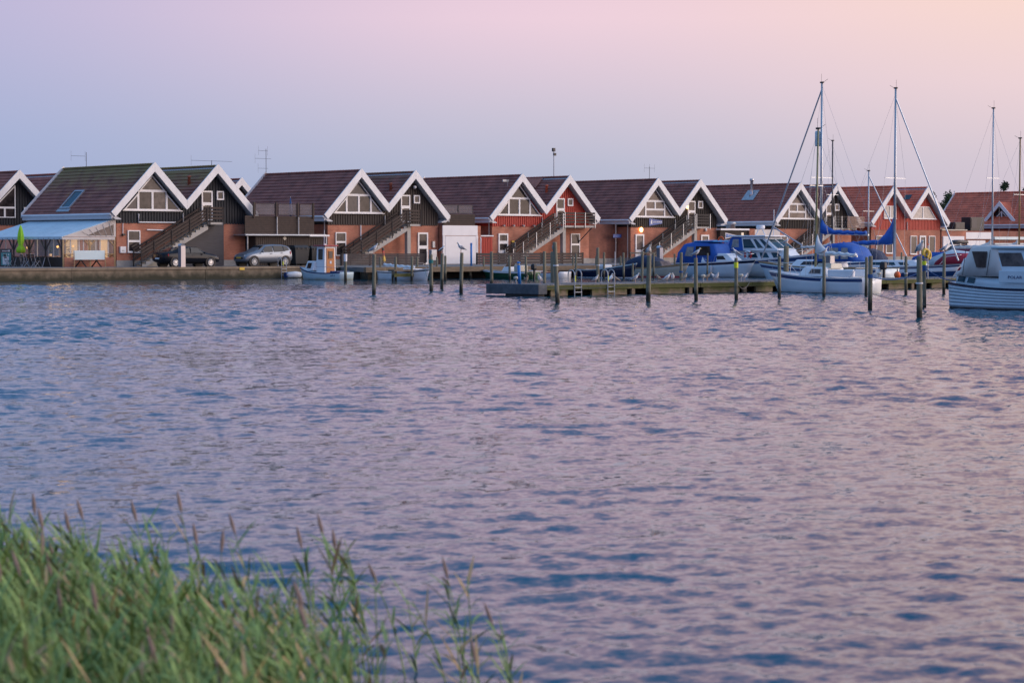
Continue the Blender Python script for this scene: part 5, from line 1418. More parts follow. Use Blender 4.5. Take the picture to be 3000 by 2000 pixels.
# sloop with navy band, bow to the jetty
t, h = boat('white_sloop', 'white sloop with broad navy hull band and blue boom cover, bow to the jetty', 'sailboat', 104.95, 81.9, -90, L=9.4, B=2.9, zb=1.2, zm=.95, zs=.95, draft=.6, sw=.72, rake=1.0, full=2.0)
h.skin().build('hull', 'hull_white', t, True); h.strip(.42, .68, .015).build('navy_band', 'stripe_blue', t); h.strip(.90, .97, .015).build('thin_line', 'stripe_blue', t); h.strip(1, 1.05, .02).build('toe_rail', 'galv', t)
f = Fr((-1.2, 3.0, 1.0, .5, 1.0), (-1.1, 2.2, .85, .42, 1.45)); c = f.body().build('cabin', 'white', t, bevel=.08)
for s_ in 'PS':
    for a0, a1 in ((.08, .30), (.36, .56), (.64, .80)): f.pane(s_, a0, a1, .32, .7, c, 'glass_teal')
r = []
for x_, z_, w_ in ((-2.2, 2.0, .85), (-1.7, 2.15, .85), (-1.0, 1.95, .8), (-.5, 1.5, .75)):
    r.append([(x_, -w_, 1.35), (x_, -w_ * .8, z_), (x_, w_ * .8, z_), (x_, w_, 1.35)])
MB().loft(r).build('sprayhood', 'canvas_navy', t, True)
mast(t, .4, 1.4, 11.9, 'alu', .09)
MB().beam((.3, 0, 2.45), (-3.7, 0, 2.35), .09, .10).build('boom', 'alu', t)
sail_cover(t, (.28, 0, 2.48), (-3.6, 0, 2.40), 'canvas_blue', .22, .12, 1.2)
rig(t, h, .4, 11.6, spread=(.50,), sw=1.0, fm='alu')
rail(t, [h.pt(.80, 1, -1), h.pt(.88, 1, -1) + Vector((0, .04, .55)), h.pt(.99, 1, -1) + Vector((.1, 0, .58)), h.pt(.99, 1, 1) + Vector((.1, 0, .58)), h.pt(.88, 1, 1) + Vector((0, -.04, .55)), h.pt(.80, 1, 1)])
for k in (.15, .3, .45, .6, .7):
    for s_ in (-1, 1): MB().tube([h.pt(k, 1, s_), h.pt(k, 1, s_) + Vector((0, 0, .55))], .012, 5).build('stanchion', 'metal', t)
ob = tag(MB().ball((0, 0, .0), .19, 14, 10, (1, 1, 1.08)).build('ball_fender', 'orange', None, True), 'round orange ball fender hanging in front of the white sloop', 'fender')
ob.location = (97.5, 75.5, .66)
MB().tube([(0, 0, .18), (0, 0, .34)], .03, 8).build('fender_eye', 'steel_dark', ob); MB().tube([(0, 0, .34), (.1, .9, .75)], .012, 5).build('fender_line', 'rope', ob)
# sail boats further in
def far_sail(x, y, z1, m, lab, hull='hull_white', L=8.0, rz=-90, fs=.42, roller=False, r_=.07):
    t, h = boat('far_sailboat', lab, 'sailboat', x, y, rz, L=L, B=2.6, zb=1.15, zm=.92, zs=.9, sw=.72, rake=.8, full=2.1)
    h.skin().build('hull', hull, t, True); h.strip(.8, .93, .015).build('stripe', 'stripe_blue', t)
    f = Fr((-1.0, 2.2, .9, .5, .95), (-.9, 1.6, .75, .4, 1.4)); c = f.body().build('cabin', 'white', t, bevel=.08)
    for s_ in 'PS': f.pane(s_, .15, .7, .3, .75, c, 'glass')
    mast(t, .4, 1.3, z1, m, r_)
    MB().beam((.3, 0, 2.2), (-2.9, 0, 2.15), .08, .09).build('boom', m, t)
    sail_cover(t, (.28, 0, 2.24), (-2.8, 0, 2.2), 'canvas_grey', .14, .10, .3)
    rig(t, h, .4, z1 - .1, spread=(.55,), sw=.7, roller=roller)
    return t
far_sail(133.6, 110.4, 10.7, 'steel_dark', 'sail boat with a slim dark mast behind the tall blue covered sloop')
far_sail(138.2, 110.4, 8.4, 'alu', 'sail boat with a short grey mast in front of the red boarded pair', roller=True)
far_sail(120.0, 85.4, 11.5, 'alu', 'sail boat with a tall plain mast showing above the lapstrake boat')
far_sail(123.1, 85.4, 9.6, 'wood_mast', 'sail boat with a brown wooden mast beyond the lapstrake boat', 'hull_cream')
# red topped motor boat and covered boats
t, h = boat('red_motor_boat', 'white motor boat with a red band and red folded hood', 'boat', 112.6, 80.7, -90, L=6.4, B=2.4, zb=1.2, zm=.95, zs=.9, sw=.85, rake=.8)
h.skin().build('hull', 'hull_white', t, True); h.strip(.82, 1.02, .02).build('red_band', 'canvas_red', t)
f = Fr((-.8, 2.0, 1.0, .6, 1.0), (-.6, 1.2, .85, .5, 1.55)); c = f.body().build('cabin', 'white', t, bevel=.06)
for s_ in 'PS': f.pane(s_, .15, .6, .3, .8, c, 'glass')
MB().loft([[(x_, -w_, 1.1), (x_, -w_ * .8, z_), (x_, w_ * .8, z_), (x_, w_, 1.1)] for x_, z_, w_ in ((-2.9, 1.3, .9), (-2.2, 1.75, .95), (-1.2, 1.85, .95), (-.4, 1.5, .85))]).build('hood', 'canvas_red', t, True)
t, h = boat('tarped_boat', 'boat under a pale blue grey tarpaulin beyond the red banded motor boat', 'boat', 117.6, 85.0, -90, L=6.0, B=2.3, zb=1.1, zm=.9, zs=.9, sw=.85, rake=.7)
h.skin().build('hull', 'hull_white', t, True); h.strip(.85, 1.0, .02).build('stripe', 'stripe_blue', t)
MB().loft([[(x_, -w_, .95), (x_, -w_ * .5, z_), (x_, 0, z_ + .12), (x_, w_ * .5, z_), (x_, w_, .95)] for x_, z_, w_ in ((-2.9, 1.5, 1.05), (-1.5, 1.95, 1.12), (0, 1.8, 1.1), (1.4, 1.6, .9), (2.6, 1.3, .4))]).build('tarpaulin', 'canvas_white', t, True)
t, h = boat('wine_boat', 'motor boat under a wine red cover near the white garage', 'boat', 155.2, 111.5, -90, L=6.0, B=2.3, zb=1.1, zm=.9, zs=.9, sw=.85, rake=.7)
h.skin().build('hull', 'hull_white', t, True); h.strip(.85, 1.0, .02).build('stripe', 'canvas_wine', t)
MB().loft([[(x_, -w_, 1.0), (x_, -w_ * .6, z_), (x_, w_ * .6, z_), (x_, w_, 1.0)] for x_, z_, w_ in ((-2.9, 1.7, 1.05), (-1.5, 2.2, 1.1), (.2, 2.2, 1.1), (1.2, 1.5, .9))]).build('cover', 'canvas_wine', t, True)
t, h = boat('blue_tarp_boat', 'low boat under a bright blue tarpaulin behind the life ring post', 'boat', 149.3, 110.5, -90, L=6.0, B=2.3, zb=1.1, zm=.9, zs=.9, sw=.85, rake=.7)
h.skin().build('hull', 'hull_white', t, True); h.strip(.85, 1.0, .02).build('stripe', 'stripe_blue', t)
MB().loft([[(x_, -w_, 1.0), (x_, -w_ * .6, z_), (x_, w_ * .6, z_), (x_, w_, 1.0)] for x_, z_, w_ in ((-2.9, 1.4, 1.05), (-1.5, 1.8, 1.1), (.2, 1.8, 1.1), (1.6, 1.3, .8))]).build('tarpaulin', 'canvas_blue', t, True)

# ---- lapstrake boat at the right edge
t, h = boat('lapstrake_boat', 'pale lapstrake motor boat with grey canvas cockpit hood and black waterline', 'boat', 65.35, 43.05, -90, L=9.4, B=3.0, zb=1.25, zm=.80, zs=.98, draft=.55, sw=.42, rake=.5, full=2.3)
h.skin().build('hull', 'hull_blue', t, True)
h.strip(.90, 1.0, .03).build('rub_rail', 'hull_navy', t)
h.strip(-.22, .07, .012).build('boot_top', 'black', t)
for k in range(6):
    f0 = .10 + k * .133
    m = MB()
    for side in (-1, 1):
        r = []
        for i in range(31):
            tt = i / 30
            r.append([h.pt(tt, f0, side, .021), h.pt(tt, f0 + .130, side, .012), h.pt(tt, f0 + .130, side, -.01), h.pt(tt, f0, side, -.01)])
        m.loft(r)
    m.build('strake', 'hull_blue', t, True)
r = []
for i in range(15):
    tt = .04 + .9 * i / 14; b_ = h.half(tt) * .93; z_ = h.sheer(tt)
    x_ = (tt - .5) * h.L
    r.append([(x_, -b_, z_), (x_, -b_ * .92, z_ + .32), (x_, b_ * .92, z_ + .32), (x_, b_, z_)])
MB().loft(r).build('cabin_side', 'hull_blue', t, True)
for s_ in (-1, 1):
    for a in (-4.25, -3.72):
        tt = a / h.L + .5; b_ = h.half(tt) * .93
        tt2 = (a + .42) / h.L + .5; b2 = h.half(tt2) * .93
        MB().add([(a, s_ * (b_ * .985 + .012), h.sheer(tt) + .07), (a + .40, s_ * (b2 * .985 + .012), h.sheer(tt2) + .07), (a + .44, s_ * (b2 * .945 + .012), h.sheer(tt2) + .27), (a + .06, s_ * (b_ * .945 + .012), h.sheer(tt) + .27)], [(0, 1, 2, 3)]).build('stern_window', 'glass_teal', t)
r = []
prof = ((-3.2, 1.28, .78), (-2.75, 1.60, .96), (-2.2, 2.05, 1.05), (-1.9, 2.26, 1.08), (-1.3, 2.31, 1.12), (.3, 2.34, 1.14), (.55, 2.30, 1.14), (.9, 1.9, 1.16), (1.2, 1.45, 1.18))
for x0_, z_, w_ in prof:
    x_ = -4.3 + (x0_ + 3.2) * .545; w_ = min(w_, h.half(x_ / h.L + .5) * .90)
    zb_ = 1.2
    r.append([(x_, -w_ * 1.06, zb_), (x_, -w_ * 1.02, zb_ + (z_ - zb_) * .5), (x_, -w_ * .95, z_ - .08), (x_, -w_ * .8, z_), (x_, w_ * .8, z_), (x_, w_ * .95, z_ - .08), (x_, w_ * 1.02, zb_ + (z_ - zb_) * .5), (x_, w_ * 1.06, zb_)])
cv = MB().loft(r).build('canvas_hood', 'canvas_grey', t, True)
for s_ in (-1, 1):
    MB().add([(-3.38, s_ * 1.05, 2.10), (-2.66, s_ * 1.10, 2.10), (-2.70, s_ * 1.16, 1.52), (-3.12, s_ * 1.13, 1.52)], [(0, 1, 2, 3)]).build('clear_window', 'glass', cv)
    for x_ in (-3.62, -2.5): MB().tube([(x_ - .02, s_ * (1.06 if x_ < -3 else 1.13), 2.15), (x_ - .12, s_ * (1.1 if x_ < -3 else 1.2), 1.24)], .012, 5).build('seam', 'steel_dark', cv)
    MB().box(-1.95, .35, s_ * 1.40 - .02, s_ * 1.40 + .02, .98, 1.42).build('name_board', 'hull_blue', t, bevel=.02)
text('POLAR', .15, (-1.25, -1.432, 1.18), t, 'stripe_blue', R(0), sx=1.3)
f = Fr((-2.0, 1.6, 1.24, .95, 1.12), (-2.45, .8, 1.08, .85, 2.18)); c = f.body().build('wheelhouse', 'hull_blue', t, bevel=.05)
for s_ in 'PS':
    f.pane(s_, .06, .34, .42, .88, c, 'tint'); f.pane(s_, .38, .64, .42, .88, c, 'glass_b')
MB().box(-2.5, 1.0, -1.14, 1.14, 2.19, 2.29).build('wheelhouse_roof', 'hull_pale', t, bevel=.04)
ld = MB().tube([(-4.72, -.14, .95), (-4.95, -.14, .5), (-4.72, -.14, -.1)], .016, 6).tube([(-4.72, .14, .95), (-4.95, .14, .5), (-4.72, .14, -.1)], .016, 6).build('stern_ladder', 'steel_dark', t)
for z_, x_ in ((.72, -4.84), (.5, -4.95), (.26, -4.87), (.02, -4.77)): MB().tube([(x_, -.14, z_), (x_, .14, z_)], .014, 6).build('rung', 'steel_dark', ld)

# fenders hung over the sides
def fender(x, y, z, lab, m='canvas_white', r=.10, h_=.5):
    o = tag(MB().lathe([(.02, -h_ / 2 - .04), (r * .8, -h_ / 2), (r, -h_ / 2 + .08), (r, h_ / 2 - .08), (r * .8, h_ / 2), (.02, h_ / 2 + .05)], (0, 0), 10).build('hull_fender', m, None, True), lab, 'fender', 'fenders hung over boat sides'); o.location = (x, y, z)
    MB().tube([(0, 0, h_ / 2), (.04, 0, h_ / 2 + .5)], .01, 5).build('fender_line', 'rope', o)
fender(122.52, 107.2, .62, 'white fender against the forward side of the large cabin cruiser'); fender(122.5, 111.2, .62, 'white fender against the aft side of the large cabin cruiser')
fender(103.35, 82.5, .5, 'navy fender on the side of the white sloop', 'hull_navy'); fender(119.55, 110.2, .55, 'white fender on the blue canopy cruiser'); fender(79.95, 66.4, .45, 'white fender amidships on the small sloop'); fender(63.68, 43.0, .5, 'navy fender on the lapstrake hull', 'hull_navy', .12, .6)
# ================================================================== JETTY AND PILES
J = thing('timber_jetty', 'long mossy timber jetty with a concrete block at its end', 'jetty', (85, 72.6, 0), 0, None, True)
pb = MB().box(65.40, 65.95, 70.85, 74.45, .10, .56).build('concrete_block', 'grey_concrete', J, bevel=.03)
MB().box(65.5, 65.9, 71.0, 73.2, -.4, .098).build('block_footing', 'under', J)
dk = MB().box(65.96, 150, 71.15, 74.2, .34, .46).build('deck_frame', 'timber', J)
m = MB(); xx = 65.97
while xx < 149.8:
    w_ = .14 + rnd.uniform(-.006, .006)
    m.box(xx, xx + w_, 71.0 + rnd.uniform(-.02, .02), 74.35, .465 + rnd.uniform(0, .006), .535 + rnd.uniform(-.004, .008)); xx += w_ + .012
m.build('deck_planks', 'plank', dk)['kind'] = 'stuff'
xx = 65.97
while xx < 112:
    L_ = rnd.uniform(2.6, 4.2)
    MB().box(xx, xx + L_ - .03, 70.93 + rnd.uniform(-.01, .01), 71.09, .30, .50).build('edge_beam', 'timber_moss', J)
    g0 = rnd.uniform(.2, .5); g1 = rnd.uniform(.9, 1.7)
    MB().box(xx + g0, xx + L_ - g1, 70.97, 71.10, .02, .285).build('fender_board', 'timber_moss', J)
    if L_ > 3.2: MB().box(xx + L_ - g1 + .3, xx + L_ - g1 + .52, 70.95, 71.08, -.2, .29).build('short_post', 'timber', J)
    xx += L_
for i in range(20):
    MB().lathe([(.13, -1), (.12, .44)], (66.6 + i * 2.3, 71.7), 8).build('support_pile', 'pile_wet', J)
    MB().lathe([(.13, -1), (.12, .44)], (66.6 + i * 2.3, 73.8), 8).build('support_pile', 'pile_wet', J)
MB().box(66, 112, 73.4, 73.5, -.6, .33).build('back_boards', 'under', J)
# mooring piles: one mesh per size, each pile its own object
def pile_mesh(r, h):
    m = MB(); R_ = []
    for z, k in ((-1.2, 1.05), (.0, 1.03), (h * .5, 1.0), (h - .06, .96), (h, .90)):
        R_.append([(r * k * (1 + .05 * math.sin(3 * a + z)) * math.cos(a), r * k * (1 + .05 * math.sin(2 * a)) * math.sin(a), z) for a in [2 * math.pi * j / 12 for j in range(12)]])
    return m.loft(R_).mesh('mooring_pile', 'pile_wet', True)
PM = {}
def pile(x, y, h, d, lab, grp, lean=(0, 0)):
    k = (round(d, 2), round(h, 1))
    if k not in PM: PM[k] = pile_mesh(k[0] / 2, k[1])
    o = link('mooring_pile', PM[k]); o.location = (x, y, 0); o.rotation_euler = (R(lean[1] + rnd.uniform(-1, 1)), R(lean[0] + rnd.uniform(-1, 1)), rnd.uniform(0, 6))
    o.scale = (1, 1, h / k[1])
    return tag(o, lab, 'mooring pile', grp)
G1 = 'free standing piles in the open basin'; G2 = 'piles in front of the jetty'; G3 = 'outer piles of the quay berths'; G4 = 'piles behind the jetty'
lb1 = 'weathered pile topped by a standing gull'
open_l = 'lone weathered pile standing in open water off the jetty end'
front = 'slim weathered pile in the row in front of the jetty'
berth = 'weathered pile at the outer end of a quay berth'
back = 'weathered pile rising behind the jetty deck'
PL = {}
for n, x, y, h_, d_, lab, grp, ln in (
    ('white', 85.35, 111.1, 1.75, .20, 'pile with a white plastic cap beside the wheelhouse boat', None, (0, 0)),
    ('gA', 61.66, 78.1, 1.92, .18, 'tall free pile topped by a hunched gull in front of the steps', None, (0, 0)),
    ('p1264', 68.23, 81.8, 1.88, .19, 'free pile wound with teal rope near its top', None, (0, 0)),
    ('p1294', 73.16, 86.84, 1.90, .17, 'free pile topped by a black backed gull', None, (0, 0)),
    ('p1350', 67.22, 78.34, 1.98, .17, 'free pile topped by a pale gull before the white garage door', None, (-1, 0)),
    ('p1439', 76.84, 87.0, 2.0, .17, 'free pile standing just left of the concrete jetty end', None, (0, 0)),
    ('p1632', 58.74, 62.5, 2.46, .18, 'tall leaning pile in front of the jetty by the red house', None, (3, 0)),
    ('p1899', 63.38, 61.94, 1.91, .19, 'pile in front of the jetty topped by a gull facing the basin', None, (0, 0)),
    ('p2039', 66.09, 61.76, 1.79, .16, 'pile in front of the jetty carrying a gull near the big cruiser stern', None, (0, 0)),
    ('p2157', 67.96, 61.17, 1.79, .15, 'pile in front of the jetty with yellow band and gull', None, (0, 0)),
    ('p2283', 71.42, 61.75, 1.83, .14, 'bare slim pile standing in front of the small sloop bow', None, (0, 0)),
    ('p2413', 75.0, 62.2, 1.85, .15, 'slim pile amidships of the small sloop with a gull on top', None, (0, 0)),
    ('p2537', 77.31, 61.64, 1.80, .14, 'slim pile close beside a thicker one at the small sloop stern', None, (0, 0)),
    ('p2548', 60.78, 48.27, 1.94, .16, 'thicker roped pile at the small sloop stern', None, (0, 0)),
    ('p2653', 79.48, 61.05, 1.84, .14, 'slim pile next to the orange ball fender', None, (0, 0)),
    ('p2693', 54.73, 41.5, 1.98, .185, 'broad pile with a big white gull on top near the lapstrake boat', None, (0, 0)),
    ('p2751', 64.0, 48.3, 1.85, .14, 'pile with a yellow band over blue rope at the lapstrake stern', None, (0, 0)),
    ('p2765', 83.39, 61.8, 1.97, .15, 'tan pile with a gull on top right of the yellow banded pile', None, (0, 0)),
    ('p1623', 69.83, 74.55, 2.03, .31, 'very thick green pile with a gull on top at the jetty', None, (0, 0)),
    ('p2302', 87.14, 74.9, 2.30, .28, 'thick olive pile behind the small sloop bow', None, (0, 0)),
    ('p1595', 69.21, 74.55, 2.05, .15, 'slim pile behind the jetty left of the very thick green one', G4, (0, 0)), ('p1752', 72.83, 74.6, 2.22, .15, 'tall pile behind the jetty with a white rope ring', G4, (0, 0)), ('p1854', 75.24, 74.6, 1.45, .10, 'thin low pile behind the jetty near the cream boat', G4, (0, 0)),
    ('p1880', 75.87, 74.6, 2.02, .12, 'thin tall pile behind the jetty before the cream boat', G4, (0, 0)), ('p1995', 78.7, 74.6, 1.98, .15, 'pile behind the jetty with a navy rope coil', G4, (0, 0)),
    ('a', 89.64, 111.2, 1.58, .18, 'pile at the finger pier corner next to the wheelhouse boat', G3, (0, 0)), ('b', 90.3, 110.3, 1.6, .17, 'pile at the finger pier end beside the white dinghy', G3, (0, 0)), ('c', 92.9, 109.9, 1.66, .16, 'berth pile just right of the teal wound free pile', G3, (0, 0)), ('d', 94.0, 109.5, 1.66, .16, 'berth pile in front of the white garage door', G3, (0, 0)),
    ('e', 103.6, 113.6, 1.34, .13, 'thin berth pile at the garage door edge close to the quay', G3, (0, 0)), ('f', 97.3, 108.3, 1.65, .16, 'berth pile standing against the green hull', G3, (0, 0)), ('g', 99.2, 108.7, 1.58, .16, 'berth pile right before the black outboard', G3, (0, 0)), ('h', 105.9, 110.75, 1.75, .15, 'berth pile at the stern of the navy boat', G3, (0, 0)),
    ('i', 106.6, 108.6, 1.86, .15, 'berth pile amidships of the navy boat', G3, (0, 0)), ('j', 108.3, 108.3, 1.84, .15, 'berth pile at the navy boat bow', G3, (0, 0)), ('k', 112.9, 109.8, 1.76, .15, 'berth pile between the navy and the cream boat', G3, (0, 0)), ('l', 118.1, 112.6, 1.73, .14, 'berth pile beside the power pedestal of the small boats', G3, (0, 0)), ('m', 117.2, 108.4, 1.78, .13, 'berth pile before the blue canopy cruiser', G3, (0, 0)), ('n', 131.0, 108.4, 1.8, .14, 'berth pile past the large cabin cruiser', G3, (0, 0)), ('o', 140.5, 108.4, 1.8, .14, 'berth pile among the far sail boats', G3, (0, 0))):
    PL[n] = pile(x, y, h_, d_, lab, grp, ln)
def band(n, z0, z1, m, name, r=.085):
    o = PL[n]; b = MB().lathe([(r, z0 / o.scale[2]), (r, z1 / o.scale[2])], (0, 0), 12).build(name, m, o)
band('white', 1.3, 1.78, 'white', 'white_cap', .115)
band('p2157', 1.37, 1.60, 'yellow', 'yellow_band', .092); band('p2751', 1.60, 1.74, 'yellow', 'yellow_band', .085); band('p2751', 1.38, 1.58, 'rope_blue', 'rope_coil', .09)
band('p1264', 1.45, 1.62, 'rope_teal', 'rope_coil', .115); band('p2548', 1.15, 1.28, 'rope_blue', 'rope_coil', .098); band('p2653', 1.02, 1.06, 'white', 'rope_ring', .09); band('p2693', 1.10, 1.14, 'white', 'rope_ring', .115); band('p1632', 1.5, 1.55, 'white', 'rope_ring', .11); band('p1995', .95, 1.05, 'rope_blue', 'rope_coil', .1); band('p1752', 1.35, 1.38, 'white', 'rope_ring', .1)
# short posts on the quay edge
for i, x in enumerate((91.8, 95.1, 96.9, 101.3, 103.9, 108.2, 110.2, 112.6, 115.2, 121.8)):
    h_ = .72
    tag(MB().lathe([(.075, Q - .3), (.07, Q + h_ - .04), (.05, Q + h_)], (x, 115.55), 8).build('edge_post', 'pile'), 'short grey mooring post on the quay edge', 'post', 'short posts along the timber quay edge')
for i, (x, y) in enumerate(((65.98, 73.0), (77.55, 72.0), (80.34, 72.0), (89.81, 72.0), (91.4, 72.0))):
    t = thing('deck_light', 'small mushroom light post on the jetty deck', 'lamp', (x, y, .535), 0, 'mushroom lights along the jetty')
    MB().tube([(0, 0, 0), (0, 0, .24)], .03, 8).build('stem', 'galv', t)
    MB().lathe([(.05, .22), (.12, .26), (.11, .34), (.04, .37)], (0, 0), 10).build('head', 'hull_cream', t, True)
bp = thing('blue_bollard', 'bright blue slanting post on the concrete jetty end', 'post', (65.83, 72.6, .56))
MB().tube([(.02, 0, 0), (-.04, 0, .86)], .075, 10).build('shaft', 'blue_post', bp, True)
MB().tube([(-.04, 0, .861), (-.05, 0, .93)], .055, 10).build('neck', 'hull_cream', bp, True)
MB().ball((-.05, 0, .97), .085, 10, 6, (1, 1, .6)).build('cap', 'blue_post', bp, True)
lp = thing('life_ring_post', 'grey post with yellow horseshoe rings on the jetty', 'post', (95.95, 72.2, .535))
MB().tube([(0, 0, 0), (0, 0, 1.85)], .03, 8).build('pole', 'galv', lp); MB().ball((0, 0, 1.85), .05).build('knob', 'orange', lp)
MB().torus((-.28, -.06, 1.35), .24, .075, 'y', 16, 7, R(-60), R(200)).build('horseshoe_ring', 'sign_yellow', lp, True)
MB().torus((.12, .10, 1.25), .24, .07, 'y', 16, 7, R(-60), R(200)).build('horseshoe_ring', 'sign_yellow', lp, True)
fp = thing('finger_pier', 'short timber finger pier between two piles by the white dinghy', 'pier', (89.95, 110.8, 0), R(0), None, True)
MB().box(89.0, 90.9, 110.55, 110.85, .62, .74).build('walk_board', 'timber', fp); MB().box(89.0, 90.9, 110.9, 111.2, .62, .74).build('walk_board', 'timber', fp); MB().box(89.05, 90.8, 110.60, 110.68, .25, .48).build('side_board', 'timber_moss', fp)
for a in (89.15, 90.75): MB().lathe([(.08, -1), (.08, .615)], (a, 110.9), 8).build('support_post', 'pile_wet', fp)
# lines
cleat_line((64.0, 48.3, 1.48), (65.2, 47.8, 1.0), .1, 'mooring_line', 'blue rope from the yellow banded pile to the lapstrake stern', 'rope_blue', .02)
cleat_line((60.78, 48.27, 1.2), (64.0, 48.3, 1.42), .22, 'mooring_line', 'blue rope sagging between two piles near the lapstrake boat', 'rope_blue', .02)
cleat_line((60.78, 48.27, .6), (65.2, 47.7, .10), .15, 'mooring_line', 'thin dark rope running low to the lapstrake stern')
cleat_line((71.42, 61.75, 1.1), (81.15, 70.4, 1.0), .3, 'mooring_line', 'dark rope from a slim pile to the small sloop bow')
cleat_line((77.31, 61.64, 1.0), (81.0, 63.9, .8), .2, 'mooring_line', 'dark rope from a slim pile to the small sloop stern')
cleat_line((66.09, 61.76, 1.05), (66.0, 70.9, .4), .2, 'mooring_line', 'dark rope from a pile back to the jetty')
cleat_line((68.23, 81.8, .9), (91.2, 110.0, .75), .35, 'mooring_line', 'teal rope from the teal wound pile to the white dinghy', 'rope_teal', .016)
cleat_line((67.96, 61.17, .8), (80.0, 71.1, .55), .35, 'mooring_line', 'dark rope from the yellow banded pile to the jetty edge')

# ================================================================== GULLS
def gull_mesh(kind):
    path = [(-.27, .015, .012, .012), (-.20, .035, .032, .025), (-.12, .07, .062, .055), (-.03, .11, .086, .085), (.05, .145, .088, .092), (.10, .19, .070, .078), (.13, .24, .046, .054), (.145, .282, .046, .048), (.17, .298, .037, .035), (.19, .296, .012, .012)]
    R_ = []
    for x, z, w, h in path:
        R_.append([(x - .0 * math.sin(a), w * math.cos(a), z + .12 + h * math.sin(a)) for a in [2 * math.pi * j / 10 for j in range(10)]])
    return MB().loft(R_)
def gull_proto(wing, body='gull_white'):
    t = thing('gull', 'gull', 'gull', (0, 0, 0), 0, 'gulls resting in the harbour')
    b = gull_mesh(0).build('body', body, t, True)
    for s in (-1, 1):
        r = []
        for x, z, w, y in ((.08, .30, .03, .080), (.02, .29, .07, .095), (-.08, .235, .07, .084), (-.18, .175, .04, .052), (-.30, .125, .012, .018)):
            r.append([(x, s * (y - .02), z + w * .5), (x, s * y, z - w * .1), (x, s * (y - .012), z - w), (x, s * (y - .03), z - w * .4)])
        MB().loft(r).build('wing', wing, t, True)
        MB().tube([(.0, s * .03, .17), (.01, s * .035, .0)], .008, 5).build('leg', 'gull_leg', t)
        MB().box(-.01, .045, s * .035 - .016, s * .035 + .016, 0, .008).build('foot', 'gull_leg', t)
        MB().ball((.175, s * .034, .424), .007, 6, 4).build('eye', 'black', t)
    MB().tube([(.185, 0, .418), (.225, 0, .412), (.248, 0, .400)], [.014, .011, .004], 6).build('beak', 'beak', t)
    return t
GP = {'w': gull_proto('gull_grey'), 'b': gull_proto('gull_black'), 'j': gull_proto('gull_brown', 'gull_brown')}
used = set()
def gull(k, x, y, z, rz, lab, grp='gulls resting in the harbour', sc=1.0):
    if k not in used:
        used.add(k); o = GP[k]; o.location = (x, y, z); o.rotation_euler = (0, 0, R(rz)); o.scale = (sc,) * 3; o['label'] = lab; o['group'] = grp
        return o
    return dup(GP[k], (x, y, z), R(rz), lab, grp, sc)
gt = 'gulls perched on piles'
for k, n, rz, lab in (('w', 'gA', -60, 'hunched gull on the free pile in front of the outside steps'), ('b', 'p1294', -10, 'black backed gull on a free pile before the white garage'), ('w', 'p1350', 170, 'pale gull on the tallest free pile before the white garage'),
                      ('w', 'p1623', -120, 'gull on the very thick green pile'), ('w', 'p1899', -110, 'gull on a jetty front pile before the club house'), ('w', 'p2039', -40, 'gull on a pile before the big cruiser stern'), ('w', 'p2157', 150, 'gull on the yellow banded pile of the jetty front row'),
                      ('w', 'p2413', -30, 'gull on the pile amidships of the small sloop'), ('w', 'p2693', -115, 'large white gull on the broad pile near the lapstrake boat'), ('w', 'p2765', -60, 'gull on the tan pile by the lapstrake stern')):
    p = PL[n]; h_ = dict(p1899=1.91).get(n, None)
    zt = {'gA': 1.92, 'p1294': 1.90, 'p1350': 1.98, 'p1623': 2.03, 'p1899': 1.91, 'p2039': 1.79, 'p2157': 1.79, 'p2413': 1.85, 'p2693': 1.98, 'p2765': 1.97}[n]
    gull(k, p.location.x, p.location.y, zt - .004, rz, lab, gt, 1.12 if n in ('gA', 'p1350', 'p1632', 'p2693') else .98)
gd_ = 'gulls standing on the jetty deck'
for k, x, y, rz, sc in (('j', 66.15, 72.5, -100, .95), ('w', 67.12, 72.6, 200, 1.05), ('w', 72.14, 73.0, 20, 1.0), ('j', 72.04, 72.6, 160, .95), ('w', 73.19, 72.4, -60, 1.05), ('w', 75.29, 72.3, -20, 1.0), ('w', 76.32, 72.9, -140, 1.0), ('j', 75.0, 72.6, 180, .9), ('j', 76.65, 72.4, 10, 1.0), ('w', 77.69, 72.8, -90, .95),
                        ('j', 78.71, 72.8, -30, 1.05), ('w', 79.87, 73.4, 150, .95), ('w', 78.61, 72.1, -100, 1.05), ('w', 80.94, 72.3, -60, .9), ('w', 71.01, 72.9, -80, .9)):
    gull(k, x, y, .535, rz, 'brown speckled young gull standing on the jetty deck' if k == 'j' else 'white and grey gull standing on the jetty deck', gd_, sc)
gull('w', 87.14, 74.9, 2.296, -50, 'gull on the thick olive pile behind the small sloop', gt)

# ================================================================== ROOF TOP THINGS
def yagi(x, y, z, h, lab, arms, off=0.0):
    t = thing('roof_aerial', lab, 'aerial', (x, y, z))
    MB().tube([(0, 0, 0), (0, 0, h)], .02, 6).build('mast', 'steel_dark', t)
    for zz, L_, n in arms:
        b = MB().tube([(-L_ * .5 + off, 0, zz), (L_ * .5 + off, 0, zz)], .011, 5).build('boom', 'steel_dark', t)
        for k in range(n):
            a = -L_ * .5 + off + L_ * k / max(1, n - 1)
            MB().tube([(a, 0, zz - .38), (a, 0, zz + .38)], .006, 5).build('element', 'steel_dark', b)
    return t
yagi(84.0, 141.3, 8.22, 1.15, 'forked aerial on the mossy ridge of the black house', ((.85, 1.2, 2),), -.7)
yagi(89.43, 132.6, 8.22, .42, 'flat wide aerial on the second ridge of the black house', ((.38, 3.6, 1),))
yagi(102.85, 144.55, 8.2, 2.1, 'tall aerial with crossbars at the end of the brown house ridge', ((1.95, .9, 2), (1.3, 1.6, 1), (.5, 1.0, 1)), -.3)
